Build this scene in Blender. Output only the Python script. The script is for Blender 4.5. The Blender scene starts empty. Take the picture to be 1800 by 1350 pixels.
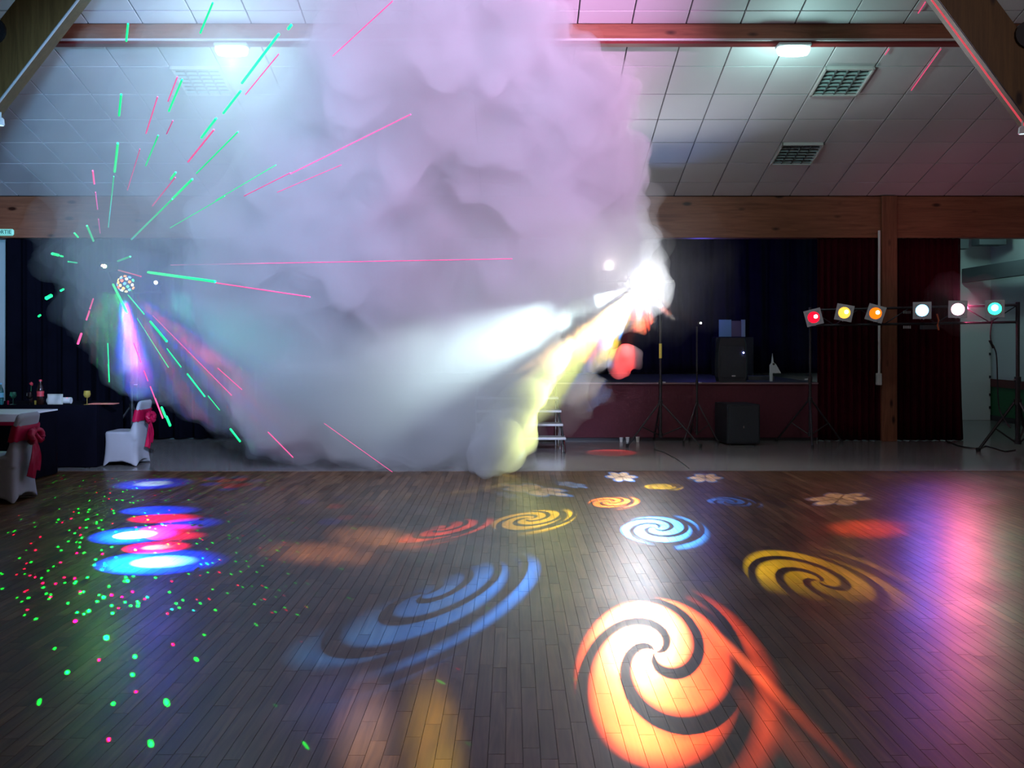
import bpy, bmesh, math, random
import numpy as np
from mathutils import Vector, Matrix, Euler, noise as mnoise

random.seed(7)
rng = np.random.default_rng(7)
S = bpy.context.scene
COL = S.collection
F, H, CX, HY = 1580.0, 1.57, 900.0, 598.0      # focal length in photo pixels, eye height, vanishing point


def P(px, py, Y):
    """point at depth Y seen at photo pixel (px, py)"""
    return Vector(((px - CX) * Y / F, Y, H - (py - HY) * Y / F))


def G(px, py):
    """point of the floor seen at photo pixel"""
    Y = H * F / (py - HY)
    return Vector(((px - CX) * Y / F, Y, 0))


# ------------------------------------------------------------------ camera, world, exposure
cd = bpy.data.cameras.new('camera')
cam = bpy.data.objects.new('camera', cd)
COL.objects.link(cam)
cam.location = (0, 0, H)
cam.rotation_euler = (math.pi / 2, 0, 0)
cd.sensor_width = 36
cd.lens = 36 * F / 1800
cd.shift_y = -(675 - HY) / 1800
cd.clip_end = 200
S.camera = cam
S.view_settings.view_transform = 'Standard'
S.view_settings.look = 'None'
S.view_settings.gamma = 1
S.view_settings.use_curve_mapping = False
S.view_settings.exposure = 0.0
cy = S.cycles
cy.use_denoising = True
cy.max_bounces = 5
cy.diffuse_bounces = 2
cy.glossy_bounces = 3
cy.transmission_bounces = 4
cy.volume_bounces = 1
cy.transparent_max_bounces = 48
cy.sample_clamp_indirect = 4
cy.sample_clamp_direct = 0
cy.use_adaptive_sampling = True
cy.adaptive_threshold = .05
cy.adaptive_min_samples = 16
cy.caustics_reflective = False
cy.caustics_refractive = False
W = bpy.data.worlds.new('world')
S.world = W
W.use_nodes = True
W.node_tree.nodes['Background'].inputs[0].default_value = (0.5, 0.55, 0.6, 1)
W.node_tree.nodes['Background'].inputs[1].default_value = 0.02

MAIN = P(1124, 500, 13.0)       # moonflower projector on the centre tripod
BALL = P(222, 499, 12.5)        # multi-lens ball at left
LASER = P(183, 468, 12.55)
SPOTL = P(276, 497, 12.5)


def aim(o, d):
    o.rotation_euler = Vector(d).normalized().to_track_quat('-Z', 'Y').to_euler()


def lamp(name, typ, loc, power, color, target=None, size=.05, angle=None, blend=.4, sy=None):
    l = bpy.data.lights.new(name, typ)
    l.energy = power
    l.color = color
    if typ == 'AREA':
        l.size = size
        if sy:
            l.shape = 'RECTANGLE'
            l.size_y = sy
    else:
        l.shadow_soft_size = size
    if typ == 'SPOT':
        l.spot_size = math.radians(angle)
        l.spot_blend = blend
    o = bpy.data.objects.new(name, l)
    COL.objects.link(o)
    o.location = loc
    if target is not None:
        aim(o, Vector(target) - Vector(loc))
    return o


# unseen fill lamps added behind and beside the camera for the room and smoke
lamp('hall_fill', 'AREA', (-1.5, 1.5, 5.6), 22, (1.0, .86, .74), (-1.0, 6, 0), 2.4)
lamp('hall_fill', 'AREA', (4.5, 2.0, 5.0), 62, (1.0, .80, .84), (6.5, 13, 4.3), 1.2)
lamp('smoke_fill', 'SPOT', (4.6, 2.2, 3.4), 7000, (.90, .42, .86), P(930, 150, 8.8), .15, 38, .8)
lamp('smoke_fill', 'SPOT', (-.6, 1.2, 2.6), 6500, (.26, .58, 1.0), P(350, 350, 9.2), .15, 34, .9)
lamp('smoke_fill', 'SPOT', (0.5, 1.2, 4.4), 8200, (.50, .60, .94), P(640, 400, 9.5), .15, 46, .7)
# beams thrown into the smoke by the fixtures on the two tripods
lamp('beam_light', 'SPOT', MAIN + Vector((-.25, -.2, -.1)), 14000, (.74, .98, 1), P(640, 685, 10.6), .03, 24, .9)
lamp('beam_light', 'SPOT', MAIN + Vector((-.2, -.25, -.15)), 4200, (.90, 1, .28), P(885, 765, 10.5), .03, 15, .5)
lamp('beam_light', 'SPOT', MAIN + Vector((-.1, -.2, .1)), 40, (.12, .35, 1), P(1140, 400, 12.6), .03, 60, .8)
lamp('beam_light', 'SPOT', MAIN + Vector((-.1, -.1, -.2)), 900, (1, .05, .04), P(1097, 642, 12.75), .03, 19, .3)
lamp('beam_light', 'SPOT', BALL + Vector((.1, -.2, 0)), 600, (.12, .95, .9), P(600, 650, 11.0), .03, 26, .9)
lamp('beam_light', 'SPOT', BALL + Vector((.1, -.2, -.1)), 260, (.14, .22, 1), P(405, 690, 11.3), .03, 18, .8)
lamp('stage_fill', 'POINT', (3.4, 16.2, 2.5), 16, (.16, .12, 1), None, .1)  # unseen blue lamp added to tint the backdrop
lamp('wing_fill', 'POINT', (8.2, 15.6, 3.55), 24, (.55, 1, .95), None, .1)  # unseen lamp added to brighten the teal wing wall
lamp('glow_light', 'SPOT', MAIN + Vector((0, -.02, 0)), 250, (.90, .94, 1), MAIN + Vector((-.1, -1, .0)), .05, 165, .5)
lamp('glow_light', 'SPOT', MAIN + Vector((-.44, -.02, .28)), 90, (1, .9, .8), MAIN + Vector((-.5, -1, .3)), .04, 150, .5)


# ------------------------------------------------------------------ generated gobo slides for the projectors
X0, X1, Y0, Y1, STEP = -6.4, 5.6, 2.2, 11.4, .006
NX, NY = int((X1 - X0) / STEP), int((Y1 - Y0) / STEP)
gx = (X0 + (np.arange(NX) + .5) * STEP).astype(np.float32)
gy = (Y0 + (np.arange(NY) + .5) * STEP).astype(np.float32)


class Slide:
    """a projector slide, drawn over the floor area its beams reach"""

    def __init__(self, src, gain=1.0):
        self.a = np.zeros((NY, NX, 3), np.float32)
        self.src = src
        self.gain = gain

    def win(self, c, rx, ry):
        i0, i1 = np.searchsorted(gx, [c[0] - rx, c[0] + rx])
        j0, j1 = np.searchsorted(gy, [c[1] - ry, c[1] + ry])
        return slice(j0, j1), slice(i0, i1)

    def add(self, sl, m, col, s):
        self.a[sl] += m[..., None].astype(np.float32) * np.array(col, np.float32) * s

    def dot(self, px, py, w, h, col, s=1.0, soft=.35, rot=0.0, core=None):
        c = G(px, py)
        k = c.y / F
        rx = w * k
        ry = abs(G(px, py - h).y - G(px, py + h).y) / 2
        sl = self.win(c, rx * 1.6 + ry * abs(rot), ry * 1.6)
        x = gx[sl[1]][None, :] - c.x
        y = gy[sl[0]][:, None] - c.y
        # stretched away from the projector
        d = np.sqrt(((x - rot * y) / rx) ** 2 + (y / ry) ** 2)
        m = np.clip((1 + soft - d) / (2 * soft), 0, 1)
        m = m * m * (3 - 2 * m)
        self.add(sl, m, col, s)
        if core:
            m2 = np.clip((.62 - d) / .3, 0, 1)
            self.add(sl, m2, core, s)

    def swirl(self, px, py, col, s=1.0, ph=0.0, R=.056, blur=.0, vs=.78, cen=None, keep=None, duty=.66, hot=None):
        c = G(px, py)
        L = self.src
        D0 = L.y - c.y
        u0, v0 = (c.x - L.x) / D0, L.z / D0
        R2 = R * 1.75
        vlo, vhi = max(v0 - R2 * vs * 1.1, .18), v0 + R2 * vs * 1.1
        ya, yb = L.y - L.z / vlo, L.y - L.z / vhi
        sl = self.win(((0, (ya + yb) / 2)), 99, (yb - ya) / 2)
        x = gx[sl[1]][None, :]
        y = gy[sl[0]][:, None]
        D = np.maximum(L.y - y, .5)
        u = (x - L.x) / D - u0
        v = L.z / D - v0
        v = v / vs + 0 * u
        r = np.sqrt(u * u + v * v)
        th = np.arctan2(v, u)
        sp = .0238
        q = r / sp - 3 * th / (2 * math.pi) + .775 + ph
        f = q - np.floor(q)
        dist = np.abs(f - duty / 2) - duty / 2          # <0 inside an arm
        e = .05 + blur * (r / R)
        m = np.clip(.5 - dist / (2 * e), 0, 1)
        env = np.clip((R - r) / (R * .12) , 0, 1)
        out = np.clip((R * 1.45 - r) / (R * .2), 0, 1) * np.clip((r - R * 1.1) / (R * .12), 0, 1) * np.clip(np.cos(th + .15) * 2.2 - .8, 0, 1)
        m = m * np.clip(env + .8 * out, 0, 1)
        if keep is not None:                             # one side of the slide pattern faded out
            m = m * np.clip(.5 + (u * keep[0] + v * keep[1]) / R * 2.0 + keep[2], 0, 1)
        colr = np.array(col, np.float32)
        cc = m[..., None] * colr * s
        if hot is not None:
            hm = m * np.exp(-((u - hot[3]) ** 2 + (v - hot[4]) ** 2) / (hot[5] ** 2))
            cc = cc + hm[..., None] * np.array(hot[:3], np.float32) * s
        self.a[sl] += cc.astype(np.float32)

    def flower(self, px, py, w, h, s=1.0, rot=0.0, white=(1, .86, .7), rim=(.05, .3, 1), n=6, ph=0.):
        c = G(px, py)
        k = c.y / F
        rx = w * k
        ry = abs(G(px, py - h).y - G(px, py + h).y) / 2
        sl = self.win(c, rx * 1.5 + ry * abs(rot), ry * 1.5)
        x = (gx[sl[1]][None, :] - c.x)
        y = (gy[sl[0]][:, None] - c.y)
        a, b = (x - rot * y) / rx, y / ry
        d = np.sqrt(a * a + b * b)
        th = np.arctan2(b, a)
        pet = .62 + .38 * np.abs(np.cos(n / 2 * th + ph))
        m = np.clip((pet - d) / .14, 0, 1)
        gap = np.clip(np.abs(np.cos(n / 2 * th + ph)) * d * 6, 0, 1)
        self.add(sl, m * gap, white, s * .9)
        m2 = np.clip((pet * 1.16 - d) / .12, 0, 1) - m
        self.add(sl, np.clip(m2, 0, 1), rim, s)

    def light(self, name, power, radius=0.0):
        L = self.src
        x = gx[None, :] - L.x
        y = gy[:, None] - L.y
        r2 = x * x + y * y + L.z ** 2
        comp = (r2 ** 1.5) / L.z / (power / 120.0)
        a = self.a * comp[..., None] * self.gain
        img = bpy.data.images.new('slide_' + name, NX, NY, alpha=False, float_buffer=True)
        img.colorspace_settings.name = 'Linear Rec.709'
        buf = np.ones((NY, NX, 4), np.float32)
        buf[..., :3] = a
        img.pixels.foreach_set(buf.ravel())
        img.update()
        img.pack()
        l = bpy.data.lights.new(name, 'SPOT')
        l.spot_size = math.radians(168)
        l.spot_blend = 0.02
        l.energy = power
        l.shadow_soft_size = radius
        l.use_nodes = True
        nt = l.node_tree
        em = nt.nodes['Emission']
        ge = nt.nodes.new('ShaderNodeNewGeometry')
        N = nt.nodes
        sep = N.new('ShaderNodeSeparateXYZ')
        nt.links.new(ge.outputs['Normal'], sep.inputs[0])

        def mth(op, a, b, cl=False):
            n = N.new('ShaderNodeMath')
            n.operation = op
            n.use_clamp = cl
            for i, v in enumerate((a, b)):
                if v is None:
                    continue
                if isinstance(v, (int, float)):
                    n.inputs[i].default_value = v
                else:
                    nt.links.new(v, n.inputs[i])
            return n.outputs[0]
        dz = mth('MAXIMUM', mth('MULTIPLY', sep.outputs[2], -1.0), 1e-4)
        t = mth('DIVIDE', L.z, dz)
        X = mth('MULTIPLY', sep.outputs[0], t)
        Y = mth('MULTIPLY', sep.outputs[1], t)
        U = mth('DIVIDE', mth('ADD', X, L.x - X0), X1 - X0)
        V = mth('DIVIDE', mth('ADD', Y, L.y - Y0), Y1 - Y0)
        cb = N.new('ShaderNodeCombineXYZ')
        nt.links.new(U, cb.inputs[0])
        nt.links.new(V, cb.inputs[1])
        it = N.new('ShaderNodeTexImage')
        it.image = img
        it.extension = 'CLIP'
        nt.links.new(cb.outputs[0], it.inputs[0])
        nt.links.new(it.outputs[0], em.inputs[0])
        o = bpy.data.objects.new(name, l)
        COL.objects.link(o)
        o.location = L
        aim(o, (0, -1, -.75))
        return o


OR, YE, BL = (1, .075, .012), (1, .62, .0), (.03, .25, 1)
sl = Slide(MAIN + Vector((0, -.06, 0)))
sl.swirl(1152, 1146, OR, .5, 0, R=.047, blur=.06, hot=(.3, .34, .18, -.008, .014, .022))
sl.swirl(930, 912, YE, 1.9, .05)
sl.swirl(1153, 928, (.05, .30, 1), .85, .1)
sl.swirl(1072, 882, (1, .2, .01), 1.0, -.05, R=.05)
sl.swirl(1440, 1022, YE, .85, .1, R=.064, blur=.05, keep=(.25, .8, .35))
sl.swirl(745, 1045, BL, 2.6, .25, R=.062, blur=.05, keep=(.9, -.5, .05))
sl.swirl(770, 930, (1, .08, .04), 3.0, .1, R=.05, blur=.04, keep=(.8, -.3, .2))
sl.swirl(1160, 855, YE, .6, .2, R=.055)
sl.swirl(1280, 882, (.03, .22, 1), 1.0, .3, R=.05, keep=(.2, .6, .5))
sl.flower(1092, 838, 27, 9, 1.2, 0)
sl.flower(1240, 840, 30, 8, 1.2, .2)
sl.flower(940, 861, 50, 12, .9, -.5)
sl.flower(1004, 852, 22, 6, .8, -.4, white=(.25, .5, 1))
sl.flower(890, 870, 16, 6, .7, -.4, white=(.12, .35, 1))
sl.flower(1476, 877, 55, 12, 1.3, .55, rim=(.2, .25, .6))
sl.dot(1530, 929, 62, 14, (1, .09, .01), 1.9, .5, .35)
sl.dot(1600, 843, 60, 7, (.5, .2, .08), .12, .8)
sl.dot(560, 972, 80, 17, (1, .55, .2), 1.5, .7, -.55)
sl.dot(665, 945, 70, 17, (1, .6, .28), 1.6, .7, -.5)
sl.dot(590, 990, 90, 20, (.5, .5, .8), .10, .9, -.5)
# soft out-of-focus petals near the camera
sl.dot(640, 1290, 42, 85, (1, .72, .5), .95, .8, -.12)
sl.dot(755, 1290, 42, 90, (1, .66, .06), .85, .8, -.12)
sl.dot(585, 1235, 75, 55, (.10, .16, 1), .6, .9, -.2)
sl.dot(735, 1175, 70, 30, (.25, .22, .7), .10, .9)
sl.dot(1345, 1200, 12, 90, (1, .12, .03), .5, .8, -.10)
sl.dot(1375, 1290, 26, 60, (1, .14, .04), .16, .9, -.10)
sl.light('gobo_light', 1800)

sb = Slide(BALL + Vector((0, -.16, 0)))
BB, RR = (.0, .035, 1), (1, .0, .03)
for d in [(270, 850, 58, 9, BB, 1.3, .3, 0, (.5, .8, .6)), (285, 897, 58, 7, BB, 1.0), (292, 911, 52, 7, RR, 1.0), (336, 920, 48, 9, BB, .9),
          (238, 940, 62, 13, BB, 1.2, .3, 0, (.8, .8, .5)), (302, 929, 44, 7, RR, .9), (312, 942, 44, 7, RR, .8), (277, 962, 48, 9, RR, 1.1, .3, 0, (0, .12, .1)),
          (290, 987, 98, 19, BB, 1.1, .25, 0, (.2, .9, .5)), (378, 841, 17, 3, BB, .8), (420, 839, 15, 3, BB, .7), (452, 845, 15, 3, BB, .7),
          (370, 851, 16, 3, BB, .8), (400, 860, 17, 3, BB, .8), (453, 859, 12, 3, BB, .8), (395, 845, 14, 3, RR, .45), (423, 843, 12, 2.5, RR, .8),
          (400, 852, 14, 2.5, RR, .45), (428, 852, 14, 2.5, RR, .8), (408, 856, 14, 2.5, RR, .7),
          (540, 882, 17, 5, BB, .8), (603, 874, 18, 4, BB, .8), (580, 917, 20, 6, BB, .9), (590, 890, 15, 4, RR, .7), (650, 893, 17, 4.5, RR, .7),
          (608, 910, 14, 4, RR, .4), (650, 907, 12, 3.5, RR, .4), (733, 897, 24, 5, BB, .4), (860, 950, 34, 7, BB, .35), (765, 966, 22, 7, (.2, .1, 1), .3),
          (572, 832, 60, 5, (1, .03, .04), .4, .7), (650, 838, 40, 5, (1, .03, .03), .5, .8), (835, 851, 20, 3, BB, .5), (785, 862, 14, 3, BB, .4),
          (700, 950, 70, 6, (.8, .02, .1), .05, .8), (735, 955, 60, 8, (.5, .02, .3), .07, .9)]:
    sb.dot(*(d[:5] + (d[5] * .62,) + d[6:]))
sb.light('ball_light', 1000)

sd = Slide(LASER + Vector((0, -.03, 0)))
GG, RD = (.0, 1, .015), (1, .0, .03)
big = [(187, 1121, 5, 6, GG, 9), (132, 1092, 4, 4, RD, 6), (224, 1021, 4, 4, GG, 5), (304, 1133, 3, 4, RD, 4), (345, 1159, 5, 6, GG, 2.2), (293, 1235, 6, 10, GG, 3),
       (265, 1307, 6, 10, GG, 2), (537, 1310, 5, 12, GG, 2), (69, 1234, 4, 9, GG, .8), (118, 1182, 5, 5, GG, 1.6), (237, 1154, 4, 5, GG, 1.5), (233, 1186, 4, 5, GG, 1.5),
       (239, 1216, 3, 3, RD, 1.8), (191, 1300, 3, 5, RD, 1.6), (182, 1050, 4, 4, GG, 2), (196, 1046, 3, 3, RD, 2.5), (156, 1074, 4, 4, GG, 2), (63, 1088, 4, 3, GG, 1.8),
       (50, 1051, 4, 3, GG, 1.8), (75, 1025, 3, 3, RD, 1.5), (364, 991, 4, 4, GG, 1.6), (600, 1000, 5, 3, GG, 1.6), (468, 1033, 4, 3, GG, 1.5), (450, 1098, 4, 5, GG, 1.2),
       (613, 1051, 4, 3, GG, 1.5), (538, 1067, 3, 3, RD, 1.4), (530, 1128, 2, 2, RD, 1.3), (359, 1116, 4, 3, GG, 1.2), (775, 1199, 7, 7, GG, 1.6), (805, 1176, 4, 3, RD, 1.5),
       (823, 1307, 7, 6, GG, .6), (1010, 1195, 8, 4, GG, .6), (873, 1006, 5, 3, GG, .8), (984, 1090, 3, 2, RD, 1), (985, 1110, 3, 2, RD, .5), (1566, 1108, 4, 3, RD, 1.5),
       (1525, 1226, 5, 2, RD, .7), (622, 929, 4, 3, GG, 1.6), (760, 896, 4, 3, GG, 1.2), (488, 968, 4, 3, GG, 1.6), (285, 922, 3, 3, GG, 3), (340, 1073, 3, 3, (0, .6, .5), 1.2),
       (259, 1050, 3, 3, (0, .8, .3), 1.2), (302, 1071, 3, 3, (0, .6, .6), 1.2), (96, 1140, 3, 4, GG, .5), (174, 1160, 2, 4, RD, .7), (484, 1240, 5, 5, GG, .3), (199, 1237, 4, 5, GG, .5)]


def ldot(px, py, w, h, col, s_):
    c = G(px, py)
    sd.dot(px, py, w, h, col, s_, .22, (c.x - LASER.x) / (c.y - LASER.y))


for d in big:
    ldot(d[0], d[1], d[2] * .6, d[3] * .62, d[4], d[5])
r2 = random.Random(3)
for i in range(520):
    py = 832 + 250 * r2.random() ** 1.7
    px = r2.uniform(0, 560) if r2.random() < .8 else r2.uniform(400, 900)
    if px > 560 and r2.random() < .5:
        continue
    if px < 75 and py < 900:
        continue
    g = r2.random() < .74
    z = 1 + (py - 830) / 140
    ldot(px, py, z * r2.uniform(.5, .8), z * r2.uniform(.5, .8), GG if g else RD, r2.uniform(.3, 2.4))
sd.light('laser_light', 1600)


# ------------------------------------------------------------------ materials
MATS = {}


def mat(name, col=(.5, .5, .5), rough=.5, metal=0.0, emit=None, es=1.0, spec=.5, noise_amt=0.0, nscale=20, coat=0.0, alpha=None, trans=0.0, bump=0.0, sheen=0.0):
    m = bpy.data.materials.new(name)
    m.use_nodes = True
    nt = m.node_tree
    b = nt.nodes['Principled BSDF']
    b.inputs['Base Color'].default_value = (*col, 1)
    b.inputs['Roughness'].default_value = rough
    b.inputs['Metallic'].default_value = metal
    b.inputs['Specular IOR Level'].default_value = spec
    b.inputs['Coat Weight'].default_value = coat
    b.inputs['Transmission Weight'].default_value = trans
    b.inputs['Sheen Weight'].default_value = sheen
    if emit:
        b.inputs['Emission Color'].default_value = (*emit, 1)
        b.inputs['Emission Strength'].default_value = es
    if emit:
        m.cycles.emission_sampling = 'NONE'
    if noise_amt > 0 or bump > 0:
        tc = nt.nodes.new('ShaderNodeTexCoord')
        nz = nt.nodes.new('ShaderNodeTexNoise')
        nz.inputs['Scale'].default_value = nscale
        nz.inputs['Detail'].default_value = 4
        nt.links.new(tc.outputs['Object'], nz.inputs['Vector'])
        mx = nt.nodes.new('ShaderNodeMix')
        mx.data_type = 'RGBA'
        mx.inputs['A'].default_value = (*[c * (1 - noise_amt) for c in col], 1)
        mx.inputs['B'].default_value = (*[min(1, c * (1 + noise_amt)) for c in col], 1)
        nt.links.new(nz.outputs['Fac'], mx.inputs['Factor'])
        nt.links.new(mx.outputs['Result'], b.inputs['Base Color'])
        if bump > 0:
            bp = nt.nodes.new('ShaderNodeBump')
            bp.inputs['Strength'].default_value = bump
            bp.inputs['Distance'].default_value = .01
            nt.links.new(nz.outputs['Fac'], bp.inputs['Height'])
            nt.links.new(bp.outputs[0], b.inputs['Normal'])
    MATS[name] = m
    return m


def wood_mat(name, dark, light, axis='Y', rough=.4, knots=True, tone=False, coat=0.0, scale=1.0):
    m = bpy.data.materials.new(name)
    m.use_nodes = True
    nt = m.node_tree
    N = nt.nodes
    L = nt.links
    b = N['Principled BSDF']
    ge = N.new('ShaderNodeNewGeometry')
    mp = N.new('ShaderNodeMapping')
    sc = {'X': (.9, 14, 14), 'Y': (14, .9, 14), 'Z': (14, 14, .9)}[axis]
    mp.inputs['Scale'].default_value = tuple(s * scale for s in sc)
    if tone:
        at = N.new('ShaderNodeAttribute')
        at.attribute_name = 'tone'
        ad = N.new('ShaderNodeVectorMath')
        ad.operation = 'MULTIPLY_ADD'
        L.new(at.outputs['Color'], ad.inputs[0])
        ad.inputs[1].default_value = (7, 31, 3)
        L.new(ge.outputs['Position'], ad.inputs[2])
        L.new(ad.outputs[0], mp.inputs['Vector'])
    else:
        L.new(ge.outputs['Position'], mp.inputs['Vector'])
    n1 = N.new('ShaderNodeTexNoise')
    n1.inputs['Scale'].default_value = 1.6
    n1.inputs['Detail'].default_value = 2.5 if tone else 5
    n1.inputs['Roughness'].default_value = .65
    n1.inputs['Distortion'].default_value = .8
    L.new(mp.outputs[0], n1.inputs['Vector'])
    rp = N.new('ShaderNodeValToRGB')
    rp.color_ramp.elements[0].position = .3
    rp.color_ramp.elements[0].color = (*dark, 1)
    rp.color_ramp.elements[1].position = .72
    rp.color_ramp.elements[1].color = (*light, 1)
    L.new(n1.outputs['Fac'], rp.inputs[0])
    out = rp.outputs[0]
    if tone:
        mr = N.new('ShaderNodeMix')
        mr.data_type = 'RGBA'
        mr.blend_type = 'MULTIPLY'
        mr.inputs['Factor'].default_value = 1
        L.new(out, mr.inputs['A'])
        cr = N.new('ShaderNodeValToRGB')
        cr.color_ramp.elements[0].color = (.42, .38, .36, 1)
        cr.color_ramp.elements[1].color = (1.0, .98, .95, 1)
        L.new(at.outputs['Fac'], cr.inputs[0])
        L.new(cr.outputs[0], mr.inputs['B'])
        out = mr.outputs['Result']
        # scuffs
        n3 = N.new('ShaderNodeTexNoise')
        n3.inputs['Scale'].default_value = 2.2
        n3.inputs['Detail'].default_value = 5
        L.new(ge.outputs['Position'], n3.inputs['Vector'])
        rr = N.new('ShaderNodeMapRange')
        rr.inputs['From Min'].default_value = .3
        rr.inputs['From Max'].default_value = .7
        rr.inputs['To Min'].default_value = rough + .0
        rr.inputs['To Max'].default_value = rough + .08
        L.new(n3.outputs['Fac'], rr.inputs['Value'])
        L.new(rr.outputs[0], b.inputs['Roughness'])
    else:
        b.inputs['Roughness'].default_value = rough
    if knots:
        vo = N.new('ShaderNodeTexVoronoi')
        mp2 = N.new('ShaderNodeMapping')
        sk = {'X': (1.6, 4, 4), 'Y': (4, 1.6, 4), 'Z': (4, 4, 1.6)}[axis]
        mp2.inputs['Scale'].default_value = sk
        L.new(ge.outputs['Position'], mp2.inputs['Vector'])
        L.new(mp2.outputs[0], vo.inputs['Vector'])
        vo.inputs['Scale'].default_value = 1.15
        kr = N.new('ShaderNodeValToRGB')
        kr.color_ramp.elements[0].position = .08
        kr.color_ramp.elements[0].color = (.14, .08, .05, 1)
        kr.color_ramp.elements[1].position = .17
        kr.color_ramp.elements[1].color = (1, 1, 1, 1)
        L.new(vo.outputs['Distance'], kr.inputs[0])
        mk = N.new('ShaderNodeMix')
        mk.data_type = 'RGBA'
        mk.blend_type = 'MULTIPLY'
        mk.inputs['Factor'].default_value = 1
        L.new(out, mk.inputs['A'])
        L.new(kr.outputs[0], mk.inputs['B'])
        out = mk.outputs['Result']
    L.new(out, b.inputs['Base Color'])
    b.inputs['Specular IOR Level'].default_value = .27 if tone else .4
    b.inputs['Coat Weight'].default_value = coat
    b.inputs['Coat Roughness'].default_value = .25
    if not tone:
        bp = N.new('ShaderNodeBump')
        bp.inputs['Strength'].default_value = .25
        bp.inputs['Distance'].default_value = .002
        L.new(n1.outputs['Fac'], bp.inputs['Height'])
        L.new(bp.outputs[0], b.inputs['Normal'])
    MATS[name] = m
    return m


M_plank = wood_mat('parquet_oak', (.058, .028, .013), (.185, .102, .050), 'Y', .29, False, True)
M_glulamX = wood_mat('glulam_x', (.17, .058, .028), (.31, .12, .060), 'X', .45)
M_glulamZ = wood_mat('glulam_z', (.15, .048, .022), (.27, .10, .048), 'Z', .45)
M_brace = wood_mat('glulam_brace', (.07, .036, .010), (.14, .075, .022), 'Z', .45)
M_gap = mat('floor_gap', (.02, .014, .01), .8)
M_tilefloor = mat('grey_floor_tile', (.20, .19, .18), .2, noise_amt=.12, nscale=3)
M_white = mat('white_wall', (.62, .70, .69), .7, noise_amt=.04, nscale=2, bump=.1)
M_ctile = mat('ceiling_tile', (.60, .60, .61), .85, noise_amt=.05, nscale=1.2, bump=.15)
M_ceilgap = mat('ceiling_joint', (.10, .10, .11), .8)
M_black = mat('black_metal', (.018, .018, .02), .4, spec=.5)
M_dkmetal = mat('dark_metal', (.06, .06, .07), .3, metal=.8)
M_chrome = mat('chrome', (.7, .7, .72), .2, metal=1)
M_alu = mat('aluminium', (.62, .62, .62), .35, metal=.7)
M_maroon = mat('maroon_velvet', (.040, .001, .006), .9, noise_amt=.3, nscale=6, spec=.08)
M_blackcloth = mat('black_cloth', (.0035, .0035, .008), .95, spec=.05, noise_amt=.3, nscale=5)
M_backdrop = mat('dark_blue_backdrop', (.012, .010, .03), .95, spec=.05, noise_amt=.3, nscale=5)
M_stagered = mat('stage_carpet', (.075, .013, .022), .9, noise_amt=.2, nscale=30, bump=.2)
M_stagetop = mat('stage_deck', (.03, .035, .04), .6, noise_amt=.2)
M_greydk = mat('dark_grey_paint', (.08, .09, .10), .6)
M_green = mat('green_panel', (.02, .14, .045), .6, noise_amt=.1)
M_rail = mat('dark_red_rail', (.10, .012, .012), .5)
M_cover = mat('white_stretch_cover', (.32, .33, .36), .8, noise_amt=.04, nscale=8, bump=.1)
M_sash = mat('magenta_satin', (.36, .003, .04), .45, noise_amt=.25, nscale=12, spec=.3)
M_whitecloth = mat('white_cloth', (.75, .75, .78), .8, noise_amt=.03)
M_grille = mat('speaker_grille', (.014, .02, .026), .55, noise_amt=.3, nscale=90, bump=.4)
M_cab = mat('speaker_cabinet', (.012, .016, .022), .5, noise_amt=.2, nscale=40)
M_plastic_w = mat('white_plastic', (.6, .6, .58), .4)
M_glass = mat('clear_glass', (.9, .9, .9), .03, trans=1.0)
M_glass_g = mat('green_lit_glass', (.25, .9, .6), .05, trans=.9)  # green light falling on the glass is put into its colour
M_cola = mat('dark_drink_bottle', (.03, .012, .01), .12, trans=.3)
M_label = mat('red_paper_label', (.6, .05, .07), .5)
M_bluebot = mat('aqua_bottle', (.15, .7, .75), .08, trans=.8)
M_paper = mat('paper', (.6, .62, .6), .7, noise_amt=.1)
M_gold = mat('amber_glass', (.8, .6, .12), .08, trans=.6)
M_lampw = mat('lamp_diffuser', (.9, .95, .95), .4, emit=(.72, 1, .96), es=6)
M_foot = mat('rubber', (.01, .01, .01), .8)
M_foil = mat('gel_frame', (.35, .38, .42), .3, metal=.8)
M_signw = mat('exit_sign_face', (.3, .8, .65), .4, emit=(.25, .75, .6), es=.45)
M_signt = mat('exit_sign_text', (.0, .10, .12), .5)
M_louver = mat('louver_aluminium', (.62, .82, .80), .3, metal=.35)


def emis(name, col, s):
    return mat(name, tuple(min(1, c) for c in col), .4, emit=col, es=s)


# ------------------------------------------------------------------ builders
def tag(o, label=None, cat=None, group=None, kind=None):
    if label:
        o['label'] = label
    if cat:
        o['category'] = cat
    if group:
        o['group'] = group
    if kind:
        o['kind'] = kind
    return o


def empty(name, loc=(0, 0, 0), rz=0, label=None, cat=None, group=None, kind=None):
    o = bpy.data.objects.new(name, None)
    o.empty_display_size = .1
    COL.objects.link(o)
    o.location = loc
    o.rotation_euler = (0, 0, rz)
    return tag(o, label, cat, group, kind)


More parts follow.
